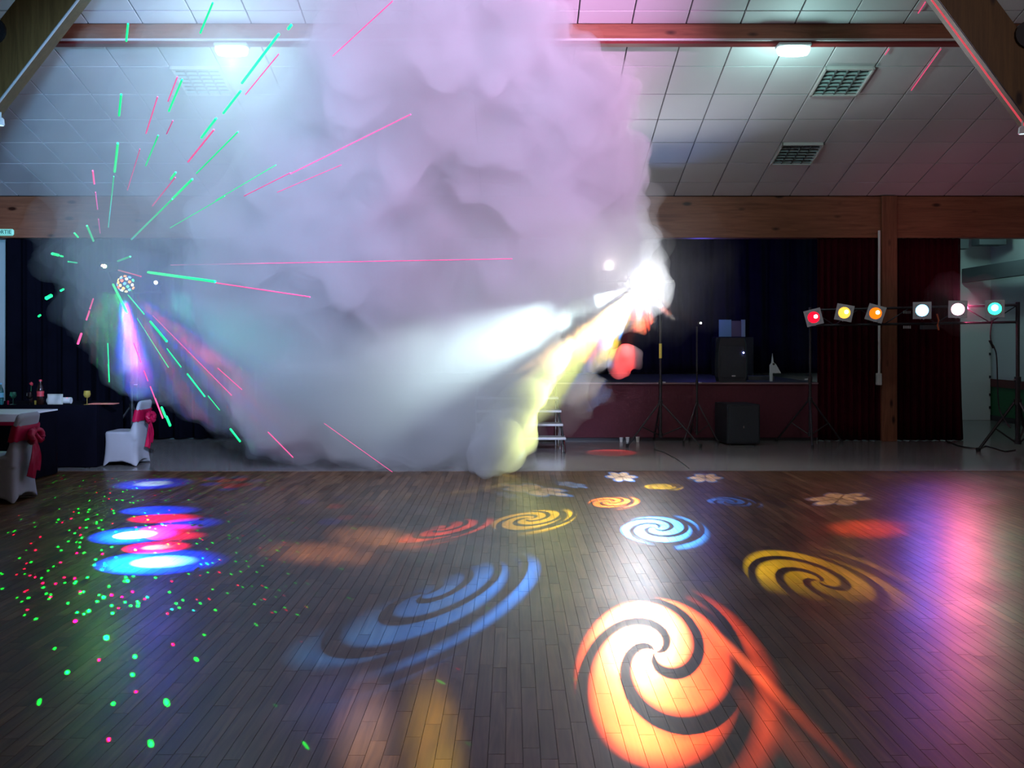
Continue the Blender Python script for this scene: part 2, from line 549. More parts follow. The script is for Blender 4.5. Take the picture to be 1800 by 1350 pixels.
class MB:
    def __init__(self):
        self.bm = bmesh.new()

    def _xf(self, vs, M):
        if M is not None:
            bmesh.ops.transform(self.bm, matrix=M, verts=vs)
        return vs

    def box(self, c, s, M=None, bevel=0.0):
        r = bmesh.ops.create_cube(self.bm, size=1)
        vs = r['verts']
        bmesh.ops.scale(self.bm, vec=s, verts=vs)
        bmesh.ops.translate(self.bm, vec=c, verts=vs)
        if bevel > 0:
            es = list({e for v in vs for e in v.link_edges})
            rb = bmesh.ops.bevel(self.bm, geom=es, offset=bevel, segments=1, affect='EDGES')
            vs = list({v for f in rb['faces'] for v in f.verts} | {v for v in vs if v.is_valid})
        self._xf(vs, M)
        return self

    def box2(self, a, b, bevel=0.0):
        a, b = Vector(a), Vector(b)
        return self.box((a + b) / 2, (abs(b.x - a.x), abs(b.y - a.y), abs(b.z - a.z)), None, bevel)

    def tube(self, a, b, r, r2=None, seg=12, caps=True):
        a, b = Vector(a), Vector(b)
        d = b - a
        q = d.to_track_quat('Z', 'Y').to_matrix().to_4x4()
        M = Matrix.Translation((a + b) / 2) @ q
        bmesh.ops.create_cone(self.bm, cap_ends=caps, segments=seg, radius1=r, radius2=r if r2 is None else r2, depth=d.length, matrix=M)
        return self

    def path(self, pts, r, seg=8):
        pts = [Vector(p) for p in pts]
        rings = []
        up = Vector((0, 0, 1))
        for i, p in enumerate(pts):
            t = (pts[min(i + 1, len(pts) - 1)] - pts[max(i - 1, 0)]).normalized()
            n = t.cross(up)
            if n.length < .05:
                n = t.cross(Vector((1, 0, 0)))
            n.normalize()
            b2 = t.cross(n)
            rr = r[i] if isinstance(r, (list, tuple)) else r
            rings.append([self.bm.verts.new(p + (n * math.cos(2 * math.pi * k / seg) + b2 * math.sin(2 * math.pi * k / seg)) * rr) for k in range(seg)])
        for a, b in zip(rings, rings[1:]):
            for k in range(seg):
                self.bm.faces.new((a[k], a[(k + 1) % seg], b[(k + 1) % seg], b[k]))
        self.bm.faces.new(rings[0])
        self.bm.faces.new(rings[-1][::-1])
        return self

    def lathe(self, prof, c=(0, 0, 0), seg=20, M=None):
        c = Vector(c)
        rings = []
        nv = []
        for r, z in prof:
            ring = [self.bm.verts.new(c + Vector((r * math.cos(2 * math.pi * k / seg), r * math.sin(2 * math.pi * k / seg), z))) for k in range(seg)]
            rings.append(ring)
            nv += ring
        for a, b in zip(rings, rings[1:]):
            for k in range(seg):
                self.bm.faces.new((a[k], a[(k + 1) % seg], b[(k + 1) % seg], b[k]))
        self.bm.faces.new(rings[0][::-1])
        self.bm.faces.new(rings[-1])
        self._xf(nv, M)
        return self

    def sphere(self, c, r, sub=2, s=(1, 1, 1)):
        res = bmesh.ops.create_icosphere(self.bm, subdivisions=sub, radius=r)
        bmesh.ops.scale(self.bm, vec=s, verts=res['verts'])
        bmesh.ops.translate(self.bm, vec=c, verts=res['verts'])
        return self

    def mesh(self, name, m, smooth=False):
        bmesh.ops.recalc_face_normals(self.bm, faces=self.bm.faces)
        me = bpy.data.meshes.new(name)
        self.bm.to_mesh(me)
        self.bm.free()
        me.materials.append(m)
        if smooth:
            me.polygons.foreach_set('use_smooth', [True] * len(me.polygons))
            try:
                me.set_sharp_from_angle(angle=math.radians(40))
            except Exception:
                pass
        return me

    def build(self, name, m, parent=None, smooth=False, **kw):
        o = bpy.data.objects.new(name, self.mesh(name, m, smooth))
        COL.objects.link(o)
        if parent:
            o.parent = parent
        return tag(o, **kw)


def copy_part(src, parent, name=None):
    c = src.copy()
    COL.objects.link(c)
    c.parent = parent
    return c


def apply_mods(o):
    dg = bpy.context.evaluated_depsgraph_get()
    me = bpy.data.meshes.new_from_object(o.evaluated_get(dg))
    o.modifiers.clear()
    o.data = me


# ------------------------------------------------------------------ room shell
EDGE = 10.78            # where parquet meets the grey tile apron
ZB, ZT = 3.166, 3.813   # glulam over the stage front
DB = 14.0
TS = 485 / F            # ceiling slope


def zc(Y):
    return ZT + TS * (DB - Y)


XL, XR = -9.6, 9.44
fl = MB().box2((XL, -7, -.2), (XR, EDGE, -.012)).build('floor', M_gap, kind='structure')
tf = MB().box2((XL, EDGE + .012, -.2), (XR, 17.72, 0)).build('floor_apron', M_tilefloor, kind='structure')
MB().box2((XL, EDGE - .01, -.19), (XR, EDGE + .012, .004)).build('trim_1', mat('threshold_strip', (.16, .13, .11), .4, metal=.3), kind='structure')
RIDGE = 3.0
ZR = zc(RIDGE)
bm = MB()
# roof underside: two slopes, solid
ang = math.atan(TS)
ceil = MB()


def slope_quad(mb, ya, yb, z_a, z_b, th, x0=XL, x1=XR):
    v = [mb.bm.verts.new(p) for p in [(x0, ya, z_a), (x1, ya, z_a), (x1, yb, z_b), (x0, yb, z_b), (x0, ya, z_a + th), (x1, ya, z_a + th), (x1, yb, z_b + th), (x0, yb, z_b + th)]]
    for f in [(0, 1, 2, 3), (7, 6, 5, 4), (0, 4, 5, 1), (1, 5, 6, 2), (2, 6, 7, 3), (3, 7, 4, 0)]:
        mb.bm.faces.new([v[i] for i in f])


slope_quad(ceil, RIDGE, DB + .3, ZR + .03, zc(DB + .3) + .03, .12)
slope_quad(ceil, -7, RIDGE, ZR - TS * 10 + .03, ZR + .03, .12)
ceiling = ceil.build('ceiling', M_ceilgap, kind='structure')
# ceiling tiles 0.6 m, each one a piece
TL = .6
c_ = math.cos(ang)
tm = MB().box((0, 0, .012), (TL - .014, TL - .014, .024), bevel=.004).mesh('tile', M_ctile)
rows = []
Yr = 13.72
while Yr > 9.95 + .3:
    rows.append((Yr, 1.0))
    Yr -= TL * c_
vent_cells = set()
xcols = [(1387.8 - CX) * DB / F]   # a joint on the back edge, from the photograph
xj0 = (1387.8 - CX) * DB / F
ROWS = []
yb = DB - .005
hts = [.36 * c_ * TL * 1.0]
# row joints seen at photo heights
joint_py = [343.5, 320.9, 287.8, 251.6, 212, 167.2, 116.7]


def Yceil(py):
    # height of the ceiling seen at py
    return (ZT + TS * DB - H) / ((HY - py) / F + TS)


jy = [Yceil(p) for p in joint_py]
step = (jy[1] - jy[-1]) / 5
jy = [DB - .01] + [jy[1] - step * k for k in range(6)]
PUR = 9.93
jy.append(jy[-1] - step)
near = [PUR - .12 - 0.0]
yj = Yceil(19)
jj = [PUR - .005, yj, yj - step, yj - 2 * step, yj - 3 * step]
first = True
for seq in (jy, jj):
    for a, b in zip(seq, seq[1:]):
        if seq is jy and b < PUR + .0:
            b = max(b, PUR + .02)
        ln = (a - b) / c_
        ym = (a + b) / 2
        for k in range(-28, 22):
            x0 = xj0 + k * TL
            if x0 < XL or x0 + TL > XR:
                continue
            if abs(x0 + .3) > ym * .57 + 1.5:
                continue
            cell = (seq is jy, round(a, 3), k)
            o = bpy.data.objects.new('tile', tm)
            COL.objects.link(o)
            o.parent = ceiling
            o.location = (x0 + TL / 2, ym, zc(ym) - .0)
            o.rotation_euler = (-ang, 0, 0)
            o.scale = (1, (ln - .012) / (TL - .014), 1)
            o['_cell'] = 0
            vent_cells.add((o.name, x0 + TL / 2, ym))
for o in [q for q in COL.objects if q.name.startswith('tile')]:
    del o['_cell']

# louvred recessed ceiling panels replace single tiles
bm_ = MB()
lf = MB()
for sx in (-1, 1):
    lf.box((sx * .285, 0, -.02), (.02, .59, .06))
for sy in (-1, 1):
    lf.box((0, sy * .285, -.02), (.59, .02, .06))
lf_me = lf.mesh('frame', M_plastic_w)
bl_me = MB().box((0, 0, -.018), (.55, .008, .030)).mesh('blade', M_louver)
dv_me = MB().box((0, 0, -.018), (.012, .55, .034)).mesh('divider', mat('louver_divider', (.12, .15, .15), .5))
bk_me = MB().box((0, 0, .012), (.57, .57, .01)).mesh('reflector', mat('shaded_reflector', (.03, .045, .045), .6))  # coloured dark for the shade in the slits between blades
for (px, py, lab) in [(1479, 143, 'square louvred ceiling light panel, unlit, nearer one of the two in the right ceiling beside the lit lamp'),
                      (1399, 269, 'square louvred ceiling light panel, unlit, farther one just above the timber beam at right'),
                      (326, 136, 'square louvred ceiling light panel seen dimly through the smoke at upper left')]:
    Yv = Yceil(py)
    xv = (px - CX) * Yv / F
    best = min(vent_cells, key=lambda q: (q[1] - xv) ** 2 + (q[2] - Yv) ** 2)
    bpy.data.objects.remove(bpy.data.objects[best[0]])
    vent_cells.discard(best)
    e = empty('ceiling_light_panel', (best[1], best[2], zc(best[2]) + .012), 0, lab, 'ceiling light')
    e.rotation_euler = (-ang, 0, 0)
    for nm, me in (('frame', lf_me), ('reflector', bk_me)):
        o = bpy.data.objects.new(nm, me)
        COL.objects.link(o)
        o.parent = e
    for i in range(7):
        o = bpy.data.objects.new('blade', bl_me)
        COL.objects.link(o)
        o.parent = e
        o.location = (0, -.24 + i * .08, 0)
    for i in range(3):
        o = bpy.data.objects.new('divider', dv_me)
        COL.objects.link(o)
        o.parent = e
        o.location = (-.14 + i * .14, 0, 0)

# walls
MB().box2((XL - .2, -7, -.2), (XL, 17.9, 8)).build('wall_left', M_white, kind='structure')
wr = MB().box2((XR, -7, -.2), (XR + .2, 17.9, 8)).build('wall_right', M_white, kind='structure')
MB().box2((XL - .2, -7.2, -.2), (XR + .2, -7, 8)).build('wall_front', M_white, kind='structure')
MB().box2((XL - .2, 17.72, -.2), (XR + .2, 17.92, 4.4)).build('wall_back', M_white, kind='structure')
MB().box2((XL - .2, DB + .12, ZT + .03), (XR + .2, 17.9, ZT + .2)).build('ceiling_stage', mat('stage_ceiling', (.25, .27, .28), .8), kind='structure')
MB().box2((XL, 14.35, 0), (-4.6, 14.5, ZT)).build('wall_back_left', M_white, kind='structure')
# side-wall dado in the wing at right: green panel, dark red rail, black base
MB().box2((XR - .015, 11, .1), (XR, 17.70, .66)).build('dado_panel', M_green, wr)
MB().box2((XR - .04, 11, .66), (XR, 17.70, .81)).build('dado_rail', M_rail, wr)
MB().box2((XR - .03, 11, 0), (XR, 17.70, .1)).build('trim_2', M_black, kind='structure')
# pale door leaf on the far wall
d1 = MB().box2((8.2, 17.66, .0), (9.40, 17.72, 2.6), .004).build('door_1', M_white, kind='structure')
for z in (.25, .5, .85, 1.3):
    MB().box((9.385, 17.65, z), (.03, .02, .05)).build('hinge', M_dkmetal, d1)
MB().box2((8.86, DB + .35, 2.70), (8.96, 17.70, 2.975), .004).build('trim_3', M_greydk, kind='structure')
v = MB().box2(P(1722, 430, 16.6), P(1754, 405, 16.9), .005)
v.build('air_vent', M_greydk, label='dark rectangular air vent high on the wall in the wing right of the post', cat='vent')
MB().box2(P(1687, 437, 16.9), P(1694, 400, 17.1), .005).build('wall_bracket', M_greydk, label='small grey bracket box at the top of the maroon curtain edge', cat='bracket')

# glulam beam and post
beam = MB().box2((XL, DB, ZB), (XR, DB + .2, ZT - .002), .006).build('timber_beam', M_glulamX, kind='structure')
xa, xb = (1550.5 - CX) * 13.93 / F, (1577.5 - CX) * 13.93 / F
MB().box2((xa, 13.93, 0), (xb, DB - .001 + .0, ZT - .004), .006).build('timber_post', M_glulamZ, kind='structure')
# purlin with white trunking, two braces
pu = MB().box2((XL, PUR, zc(PUR) - .19), (XR, PUR + .12, zc(PUR) + .004), .004).build('timber_purlin', M_glulamX, kind='structure')
MB().box2((XL, PUR - .02, zc(PUR) - .19 + .002), (XR, PUR - .0005, zc(PUR) - .165)).build('cable_trunking', M_plastic_w, pu)
MB().box2((XL, PUR + .0, zc(PUR) - .215), (XR, PUR + .12, zc(PUR) - .1905)).build('red_sheen_strip', mat('painted_red_sheen', (.16, .02, .02), .3), pu)  # added strip, coloured red as light reflected on the purlin's lower edge


def brace(lab, side):
    # straight glulam running from the roof down and outwards to a column at the side
    Yb = 8.0
    if side > 0:
        a, b = P(1650, 0, Yb), P(1800, 203, Yb)
        a2, b2 = P(1752, 0, Yb), P(1800, 65, Yb)
    else:
        a, b = P(137, 0, Yb), P(0, 177, Yb)
        a2, b2 = P(27, 0, Yb), P(0, 35, Yb)
    d = (b - a).normalized()
    n = Vector((-d.z, 0, d.x))
    if n.z < 0:
        n = -n
    w = abs((a2 - a).dot(n))
    p0, p1 = a - d * 1.25, b + d * 1.9
    mb = MB()
    th = .16
    vs = []
    for y in (Yb, Yb + th):
        for p in (p0, p1, p1 + n * w, p0 + n * w):
            vs.append(mb.bm.verts.new((p.x, y, p.z)))
    for f in [(0, 1, 2, 3), (7, 6, 5, 4), (0, 4, 5, 1), (1, 5, 6, 2), (2, 6, 7, 3), (3, 7, 4, 0)]:
        mb.bm.faces.new([vs[i] for i in f])
    o = mb.build('timber_brace', M_brace, kind='structure')
    # conduit along the lower edge; glowing pink tube in place of reflected light
    off = -n * .012
    if side > 0:
        MB().tube(a - d * 1.0 + off + Vector((0, -.02, 0)), b + d * 1.5 + off + Vector((0, -.02, 0)), .006).build('conduit', M_dkmetal, o)
        MB().tube(a - d * 1.0 + off * 2.6 + Vector((0, .03, 0)), b + d * 1.5 + off * 2.6 + Vector((0, .03, 0)), .008).build('edge_glint', emis('pink_edge_glint', (1, .09, .13), .5), o)
    else:
        MB().tube(a - d * 1.0 + off + Vector((0, -.02, 0)), b + d * 1.5 + off + Vector((0, -.02, 0)), .012).build('conduit', M_alu, o)
    # steel plate with bolts
    q = P(1806 if side > 0 else -12, 62 if side > 0 else 55, Yb)
    MB().tube(q + Vector((0, -.03, 0)), q + Vector((0, -.0, 0)), .12, seg=18).build('bolt_plate', M_black, o)
    # column the brace meets
    e = p1 + n * w / 2
    MB().box2((e.x - .1 + side * .1, Yb, 0), (e.x + .1 + side * .1, Yb + th, zc(Yb) - .05), .005).build('timber_post', M_glulamZ, kind='structure')
    return o


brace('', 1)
brace('', -1)
for (px, py, lab) in [(1797, 229, 'small white clip spotlight under the right timber brace'), (1, 214, 'small white clip spotlight under the left timber brace')]:
    q = P(px, py, 8.02)
    e = empty('clip_spotlight', q, 0, lab, 'spotlight')
    MB().tube((0, 0, .0), (0, 0, .085), .007).build('stem', M_plastic_w, e)
    MB().lathe([(.018, .035), (.03, .02), (.035, -.03), (.032, -.032)], seg=14).build('lamp_head', M_plastic_w, e, True)
    MB().tube((0, 0, -.035), (0, 0, -.0322), .026).build('lens', emis('clip_lens', (.7, .9, 1), 1.0), e)

# ------------------------------------------------------------------ parquet planks
PW = .0662
planks = []
x = -8.3
rp = random.Random(11)
i = 0
while x < 8.3:
    y = .9 + rp.random() * .6
    while y < EDGE - .02:
        ln = rp.choice([.3, .4, .45, .5, .6, .7, .9])
        y2 = min(y + ln, EDGE - .012)
        if EDGE - y2 < .12:
            y2 = EDGE - .012
        ym = (y + y2) / 2
        if abs(x) < max(ym, 1.5) * .60 + 1.2 and y2 - y > .03:
            planks.append((x, y, y2, rp.random(), rp.random()))
        y = y2 + .0008
    x += PW


def plank_area(p):
    x, y, y2, *_ = p
    y = max(y, 3.3)
    if y2 <= 3.31 or abs(x) > y2 * .57:
        return 0
    return (1 / y - 1 / y2) * F * H * (PW * F / ((y + y2) / 2))


planks.sort(key=plank_area, reverse=True)


def plank_geo(p, ox=0, oy=0):
    x, y, y2, t, t2 = p
    g = .0009
    c = .0007
    zt = (t2 - .5) * .0003
    x0, x1 = x + g - ox, x + PW - g - ox
    y0, y1 = y + .0005 - oy, y2 - .0005 - oy
    z0 = -.011
    V = [(x0, y0, z0), (x1, y0, z0), (x1, y1, z0), (x0, y1, z0), (x0, y0, zt), (x1, y0, zt), (x1, y1, zt), (x0, y1, zt)]
    Fc = [(0, 1, 5, 4), (1, 2, 6, 5), (2, 3, 7, 6), (3, 0, 4, 7), (4, 5, 6, 7)]
    return V, Fc


def plank_mesh(name, ps, ox=0, oy=0):
    V, Fc, T = [], [], []
    for p in ps:
        v, f = plank_geo(p, ox, oy)
        b = len(V)
        V += v
        Fc += [tuple(i + b for i in q) for q in f]
        tn = p[3] ** .8
        T += [tn] * 36 if False else [(tn, p[4], (p[3] * 7.3) % 1)] * len(f)
    me = bpy.data.meshes.new(name)
    me.from_pydata(V, [], Fc)
    at = me.attributes.new('tone', 'FLOAT_COLOR', 'FACE')
    at.data.foreach_set('color', np.array([(a, a * .9 + .1 * b, a, 1) for a, b, c in T], np.float32).ravel())
    me.materials.append(M_plank)
    me.update()
    return me


for p in planks[:300]:
    o = bpy.data.objects.new('plank', plank_mesh('plank', [p], p[0], p[1]))
    o.location = (p[0], p[1], 0)
    COL.objects.link(o)
    o.parent = fl
o = bpy.data.objects.new('planks', plank_mesh('planks', planks[300:]))
COL.objects.link(o)
o.parent = fl
o['kind'] = 'stuff'
# plain parquet beyond the pieces, out of view
pb = MB()
pb.box2((XL, -7, -.0115), (XR, .9, -.001))
pb.build('floor_near', M_plank, fl)

# ------------------------------------------------------------------ stage
ZS = .914
SX0, SX1 = -3.4, (1438 - CX) * DB / F
st = empty('stage', (0, DB, 0), kind='structure')


def L(o, p):
    return o


MB().box2((SX0, DB + .02 - DB, .05), (SX1, DB + .08 - DB, ZS - .03)).build('front_panel', M_stagered, st)
MB().box2((SX0, 0, ZS - .03), (SX1, 3.6, ZS), .004).build('deck', M_stagetop, st)
MB().box2((SX0, -.012, ZS - .028), (SX1, -.0005, ZS - .004)).build('edge_strip', mat('edge_strip', (.20, .12, .13), .6), st)
MB().box2((SX0, .06, 0), (SX1, .1, .05)).build('plinth', M_black, st)
MB().box2((SX0, .12, .0), (SX0 + .05, 3.5, ZS - .03)).build('side_panel', M_stagered, st)
MB().box2((SX1 - .05, .12, .0), (SX1, 3.5, ZS - .03)).build('side_panel', M_stagered, st)

# ------------------------------------------------------------------ curtains


def curtain(name, x0, x1, Y, z0, z1, m, folds, amp, seed, label, cat='curtain', yend=None, flare=0.0):
    r = random.Random(seed)
    n = max(40, int(folds * 14))
    nz = 10
    ph = r.random() * 6
    k2 = folds * (2.3 + r.random())
    bm = bmesh.new()
    grid = []
    for j in range(nz + 1):
        z = z0 + (z1 - z0) * j / nz
        row = []
        for i in range(n + 1):
            t = i / n
            xx = x0 + (x1 - x0) * t
            if flare:
                xx += flare * max(0, t - .85) / .15 * (1 - j / nz) ** 3
            w = math.sin(2 * math.pi * folds * t + ph + 1.2 * math.sin(3.1 * t * folds / 4 + ph))
            w = math.copysign(abs(w) ** .8, w)
            yy = Y + amp * w * (.65 + .35 * (1 - j / nz)) + amp * .25 * math.sin(k2 * t * 6.28 + j * .12)
            zz = z + (.004 * math.sin(t * folds * 5 + ph) if j == 0 else 0)
            row.append(bm.verts.new((xx, yy, zz)))
        grid.append(row)
    for j in range(nz):
        for i in range(n):
            bm.faces.new((grid[j][i], grid[j][i + 1], grid[j + 1][i + 1], grid[j + 1][i]))
    e = bpy.data.meshes.new(name)
    bm.to_mesh(e)
    bm.free()
    e.materials.append(m)
    e.polygons.foreach_set('use_smooth', [True] * len(e.polygons))
    o = bpy.data.objects.new(name, e)
    COL.objects.link(o)
    sm = o.modifiers.new('s', 'SOLIDIFY')
    sm.thickness = .008
    tag(o, label, cat)
    return o


xx = lambda px, Y: (px - CX) * Y / F
curtain('stage_curtain', xx(1577.5, 14.06) + .004, xx(1689, 14.06), 14.06, .006, ZB - .004, M_maroon, 9, .035, 1, 'dark maroon velvet curtain hanging to the right of the timber post', flare=.06)
curtain('stage_curtain', SX1 + .008, xx(1548.5, 14.06), 14.06, .006, ZB - .004, M_maroon, 9, .035, 2, 'dark maroon velvet curtain between the stage front and the timber post')
curtain('stage_backdrop', -4.4, 7.4, 17.45, ZS + .02, ZT - .02, M_backdrop, 30, .06, 3, 'dark blue black backdrop curtain at the rear of the stage', 'curtain')
curtain('black_curtain', xx(4, 14.1), -3.3, 14.16, .03, ZT - .06, M_blackcloth, 18, .05, 4, 'black curtain behind the head table and smoke at left')

# white conduit with switch box left of the post
e = empty('wall_conduit', P(1545.5, 600, 13.9), 0, 'white vertical conduit with a switch box beside the timber post', 'conduit')
z0 = e.location.z
zz = lambda py, Y: H - (py - HY) * Y / F
MB().tube((0, 0, zz(676, 13.9) - z0), (0, 0, ZB + .1 - z0), .020).build('pipe', M_plastic_w, e, True)
MB().box2((-.045, -.035, zz(677, 13.9) - z0), (.03, .03, zz(656, 13.9) - z0), .006).build('switch_box', M_plastic_w, e)

# ------------------------------------------------------------------ stage stairs
sx = empty('stage_stairs', (0, 0, 0), 0, 'open metal stairs with four pale treads leading up to the stage', 'stairs')
tr = [(11.2, 769), (11.5, 745), (11.8, 721), (12.1, 698)]
k = 0
base = 12.9
pts = []
for i, (Yt, py) in enumerate([(12.55, 769), (12.85, 745), (13.15, 721), (13.45, 698)]):
    z = zz(py, Yt)
    xr = xx([995, 990, 987, 982][i], Yt)
    MB().box2((xr - 1.25, Yt, z - .035), (xr, Yt + .27, z), .004).build('tread', M_alu, sx)
    pts.append((xr, Yt, z))
for s in (0, -1.2):
    mb = MB()
    a = Vector((pts[0][0] - .02 + s, 12.62, .0))
    mb.path([(a.x, 12.50, .0), (pts[0][0] - .03 + s, 12.66, pts[0][2] - .04), (pts[3][0] - .03 + s, 13.62, pts[3][2] - .04), (pts[3][0] - .03 + s, 13.95, ZS - .06)], .018)
    mb.build('stringer', M_dkmetal, sx)
    for i in (0, 1, 2, 3):
        MB().tube((pts[i][0] - .04 + s, pts[i][1] + .1, 0), (pts[i][0] - .04 + s, pts[i][1] + .1, pts[i][2] - .036), .008).build('leg', M_alu, sx)

# ------------------------------------------------------------------ speakers and small things on and before the stage
e = empty('subwoofer', (0, 0, 0), 0, 'black cube subwoofer on the floor in front of the stage', 'speaker')
Ys = K = H * F / (783 - HY)
x0_, x1_ = xx(1278, Ys), xx(1336, Ys)
zs = zz(711, Ys)
mb = MB().box2((x0_, Ys, .02), (x1_, Ys + .55, zs), .012)
# slightly turned cabinet: a side face shows at left
for v_ in mb.bm.verts:
    if v_.co.y > Ys + .3:
        v_.co.x -= .06
mb.build('cabinet', M_cab, e)
MB().box2((x0_ + .02, Ys - .012, .05), (x1_ - .02, Ys - .0005, zs - .03), .004).build('grille', M_grille, e)
MB().box(((x0_ + x1_) / 2, Ys - .016, zs * .45), (.022, .006, .035), bevel=.002).build('badge', M_chrome, e)
for a_ in (x0_ + .05, x1_ - .05):
    for b_ in (Ys + .05, Ys + .45):
        MB().tube((a_ - .03 * (b_ > Ys + .3), b_, 0), (a_ - .03 * (b_ > Ys + .3), b_, .02), .02).build('foot', M_foot, e)

e = empty('stage_speaker', (0, 0, 0), 0, 'black loudspeaker with a blue LED standing on the stage', 'speaker')
Yp = 14.25
xa_, xb_ = xx(1258, Yp), xx(1316, Yp)
zt_ = zz(594, Yp)
mb = MB()
w2 = (xb_ - xa_) / 2
xm = (xa_ + xb_) / 2
ring = []
for z, w in [(ZS, .92), (ZS + .08, 1), (ZS + (zt_ - ZS) * .5, 1.0), (zt_ - .1, .93), (zt_, .82)]:
    ring.append([mb.bm.verts.new((xm + sx_ * w2 * w, Yp + yo, z)) for sx_, yo in ((-.85, 0), (.85, 0), (1, .06), (.7, .36), (-.7, .36), (-1, .06))])
for a_, b_ in zip(ring, ring[1:]):
    for i in range(6):
        mb.bm.faces.new((a_[i], a_[(i + 1) % 6], b_[(i + 1) % 6], b_[i]))
mb.bm.faces.new(ring[0][::-1])
mb.bm.faces.new(ring[-1])
mb.build('cabinet', M_cab, e)
MB().box2((xm - w2 * .72, Yp - .012, ZS + .06), (xm + w2 * .72, Yp - .0005, zt_ - .12), .004).build('grille', M_grille, e)
MB().box((xm + .02, Yp - .016, ZS + .09), (.06, .006, .022), bevel=.002).build('badge', M_alu, e)
q = P(1307, 620, Yp - .02)
MB().sphere(q, .012, 2).build('led', emis('blue_led', (.25, .3, 1), 30), e)

e = empty('notice_board', (0, 0, 0), 0, 'pale teal papers and a bottle on a ledge behind the stage speaker', 'papers')
MB().box2(P(1264, 592, 16.8), P(1285, 562, 16.83), .004).build('paper', mat('teal_paper', (.22, .42, .42), .7), e)
MB().box2(P(1286, 592, 16.8), P(1303, 564, 16.83), .004).build('paper', mat('brown_paper', (.16, .13, .14), .7), e)
MB().box2(P(1303.5, 592, 16.78), P(1309, 562, 16.83), .004).build('paper', mat('pale_paper', (.35, .45, .46), .7), e)
MB().box2(P(1258, 668, 16.6), P(1316, 592.5, 16.95), .01).build('box', M_cab, e)

e = empty('pennant_stand', (0, 0, 0), 0, 'small pale pointed pennant shape standing on the stage edge', 'ornament')
Yq = 14.35
mb = MB()
out = [(1353, 671), (1353, 642), (1356, 638), (1358, 621), (1360, 637), (1364, 640), (1373, 656), (1358.5, 656), (1358, 671)]
vs1 = [mb.bm.verts.new(P(a, b, Yq)) for a, b in out]
vs2 = [mb.bm.verts.new(P(a, b, Yq) + Vector((0, .02, 0))) for a, b in out]
mb.bm.faces.new(vs1)
mb.bm.faces.new(vs2[::-1])
for i in range(len(out)):
    mb.bm.faces.new((vs1[i], vs1[(i + 1) % len(out)], vs2[(i + 1) % len(out)], vs2[i]))
mb.build('body', mat('pale_card', (.45, .55, .55), .6), e)
MB().tube(P(1360, 640, Yq - .006), P(1360, 640, Yq - .001), .018, seg=14).build('eyelet', M_black, e)
MB().box2(P(1315, 670, 14.8), P(1352, 660, 15.1), .006).build('flight_case', M_greydk, label='low dark grey case lying on the stage between the speaker and the pennant', cat='case')

for i, (px, h_) in enumerate([(1092, .05), (1103, .055), (1121, .06)]):
    g = G(px, 777)
    e = empty('floor_spot', (g.x, g.y, 0), 0, ['tiny clear cup at the foot of the stage, first of the row from the stairs', 'tiny clear cup at the foot of the stage, middle of its row', 'tiny clear cup at the foot of the stage nearest the centre tripod'][i], 'cup')
    e.name = 'plastic_cup'
    MB().lathe([(.022, 0), (.030, h_ + .02), (.027, h_ + .02), (.020, .006)], seg=14).build('cup', M_plastic_w, e, True)


# ------------------------------------------------------------------ stands
def tripod(name, x, y, ztop, zap, spread, label, rz=0, r=.018, zlow=.12, legr=.014, parent_cat='stand', top=None):
    e = empty(name, (x, y, 0), rz, label, parent_cat)
    MB().tube((0, 0, zlow), (0, 0, zap + .35), r * 1.25).build('lower_tube', M_black, e, True)
    MB().tube((0, 0, zap + .30), (0, 0, ztop), r).build('pole', M_black, e, True)
    MB().tube((0, 0, zap + .28), (0, 0, zap + .36), r * 1.7).build('clamp', M_black, e, True)
    MB().tube((r, 0, zap + .32), (.075, 0, zap + .32), .008).build('clamp_knob', M_alu, e)
    MB().tube((0, 0, zap - .03), (0, 0, zap + .05), r * 2.0).build('collar', M_black, e, True)
    MB().tube((0, 0, zlow), (0, 0, zlow + .06), r * 1.8).build('lower_collar', M_black, e, True)
    for k in range(3):
        a = math.radians(90 + 120 * k)
        d = Vector((math.cos(a), math.sin(a), 0))
        foot = d * spread
        foot.z = .02
        lg = MB().path([d * r * 1.6 + Vector((0, 0, zap)), foot], legr).build('leg', M_black, e, True)
        MB().lathe([(legr * 1.5, -.02), (legr * 1.6, .03), (legr, .035)], c=foot, seg=10).build('rubber_foot', M_foot, lg, True)
        mid = d * spread * .55 + Vector((0, 0, zap * .45 + .01))
        MB().tube(d * r * 1.5 + Vector((0, 0, zlow + .03)), mid, legr * .6).build('brace', M_black, e)
    return e


tc = tripod('light_stand', xx(1161, 13.45), 13.45, 2.45, .62, .62, 'black tripod stand in the middle carrying the dazzling white effect light', math.radians(25))
# cross bar with fixtures at its top
MB().tube((-.95, 0, 2.45), (.2, 0, 2.45), .018).build('cross_bar', M_black, tc, True)
MB().tube((0, 0, 2.38), (0, 0, 2.5), .028).build('top_clamp', M_black, tc, True)
tc.rotation_euler = (0, 0, 0)
MB().tube((0, 0, 1.30), (0, 0, 1.52), .0225).build('pole_glint', mat('yellow_pole_glint', (.75, .62, .1), .5), tc, True)  # added band; yellow light reflected on the pole, put into its colour
t2 = tripod('speaker_stand', xx(1225, 13.75), 13.75, 1.78, .60, .32, 'slim black tripod stand between the centre stand and the subwoofer', math.radians(10), r=.012, legr=.010)
q = P(1230, 568, 13.72) - t2.location
MB().lathe([(.02, -.02), (.035, .0), (.02, .03)], c=(q.x, q.y, q.z), seg=12).build('lamp_head', M_black, t2, True)
MB().sphere((q.x, q.y - .035, q.z), .014, 2).build('led', emis('white_led', (.9, .95, 1), 30), t2)


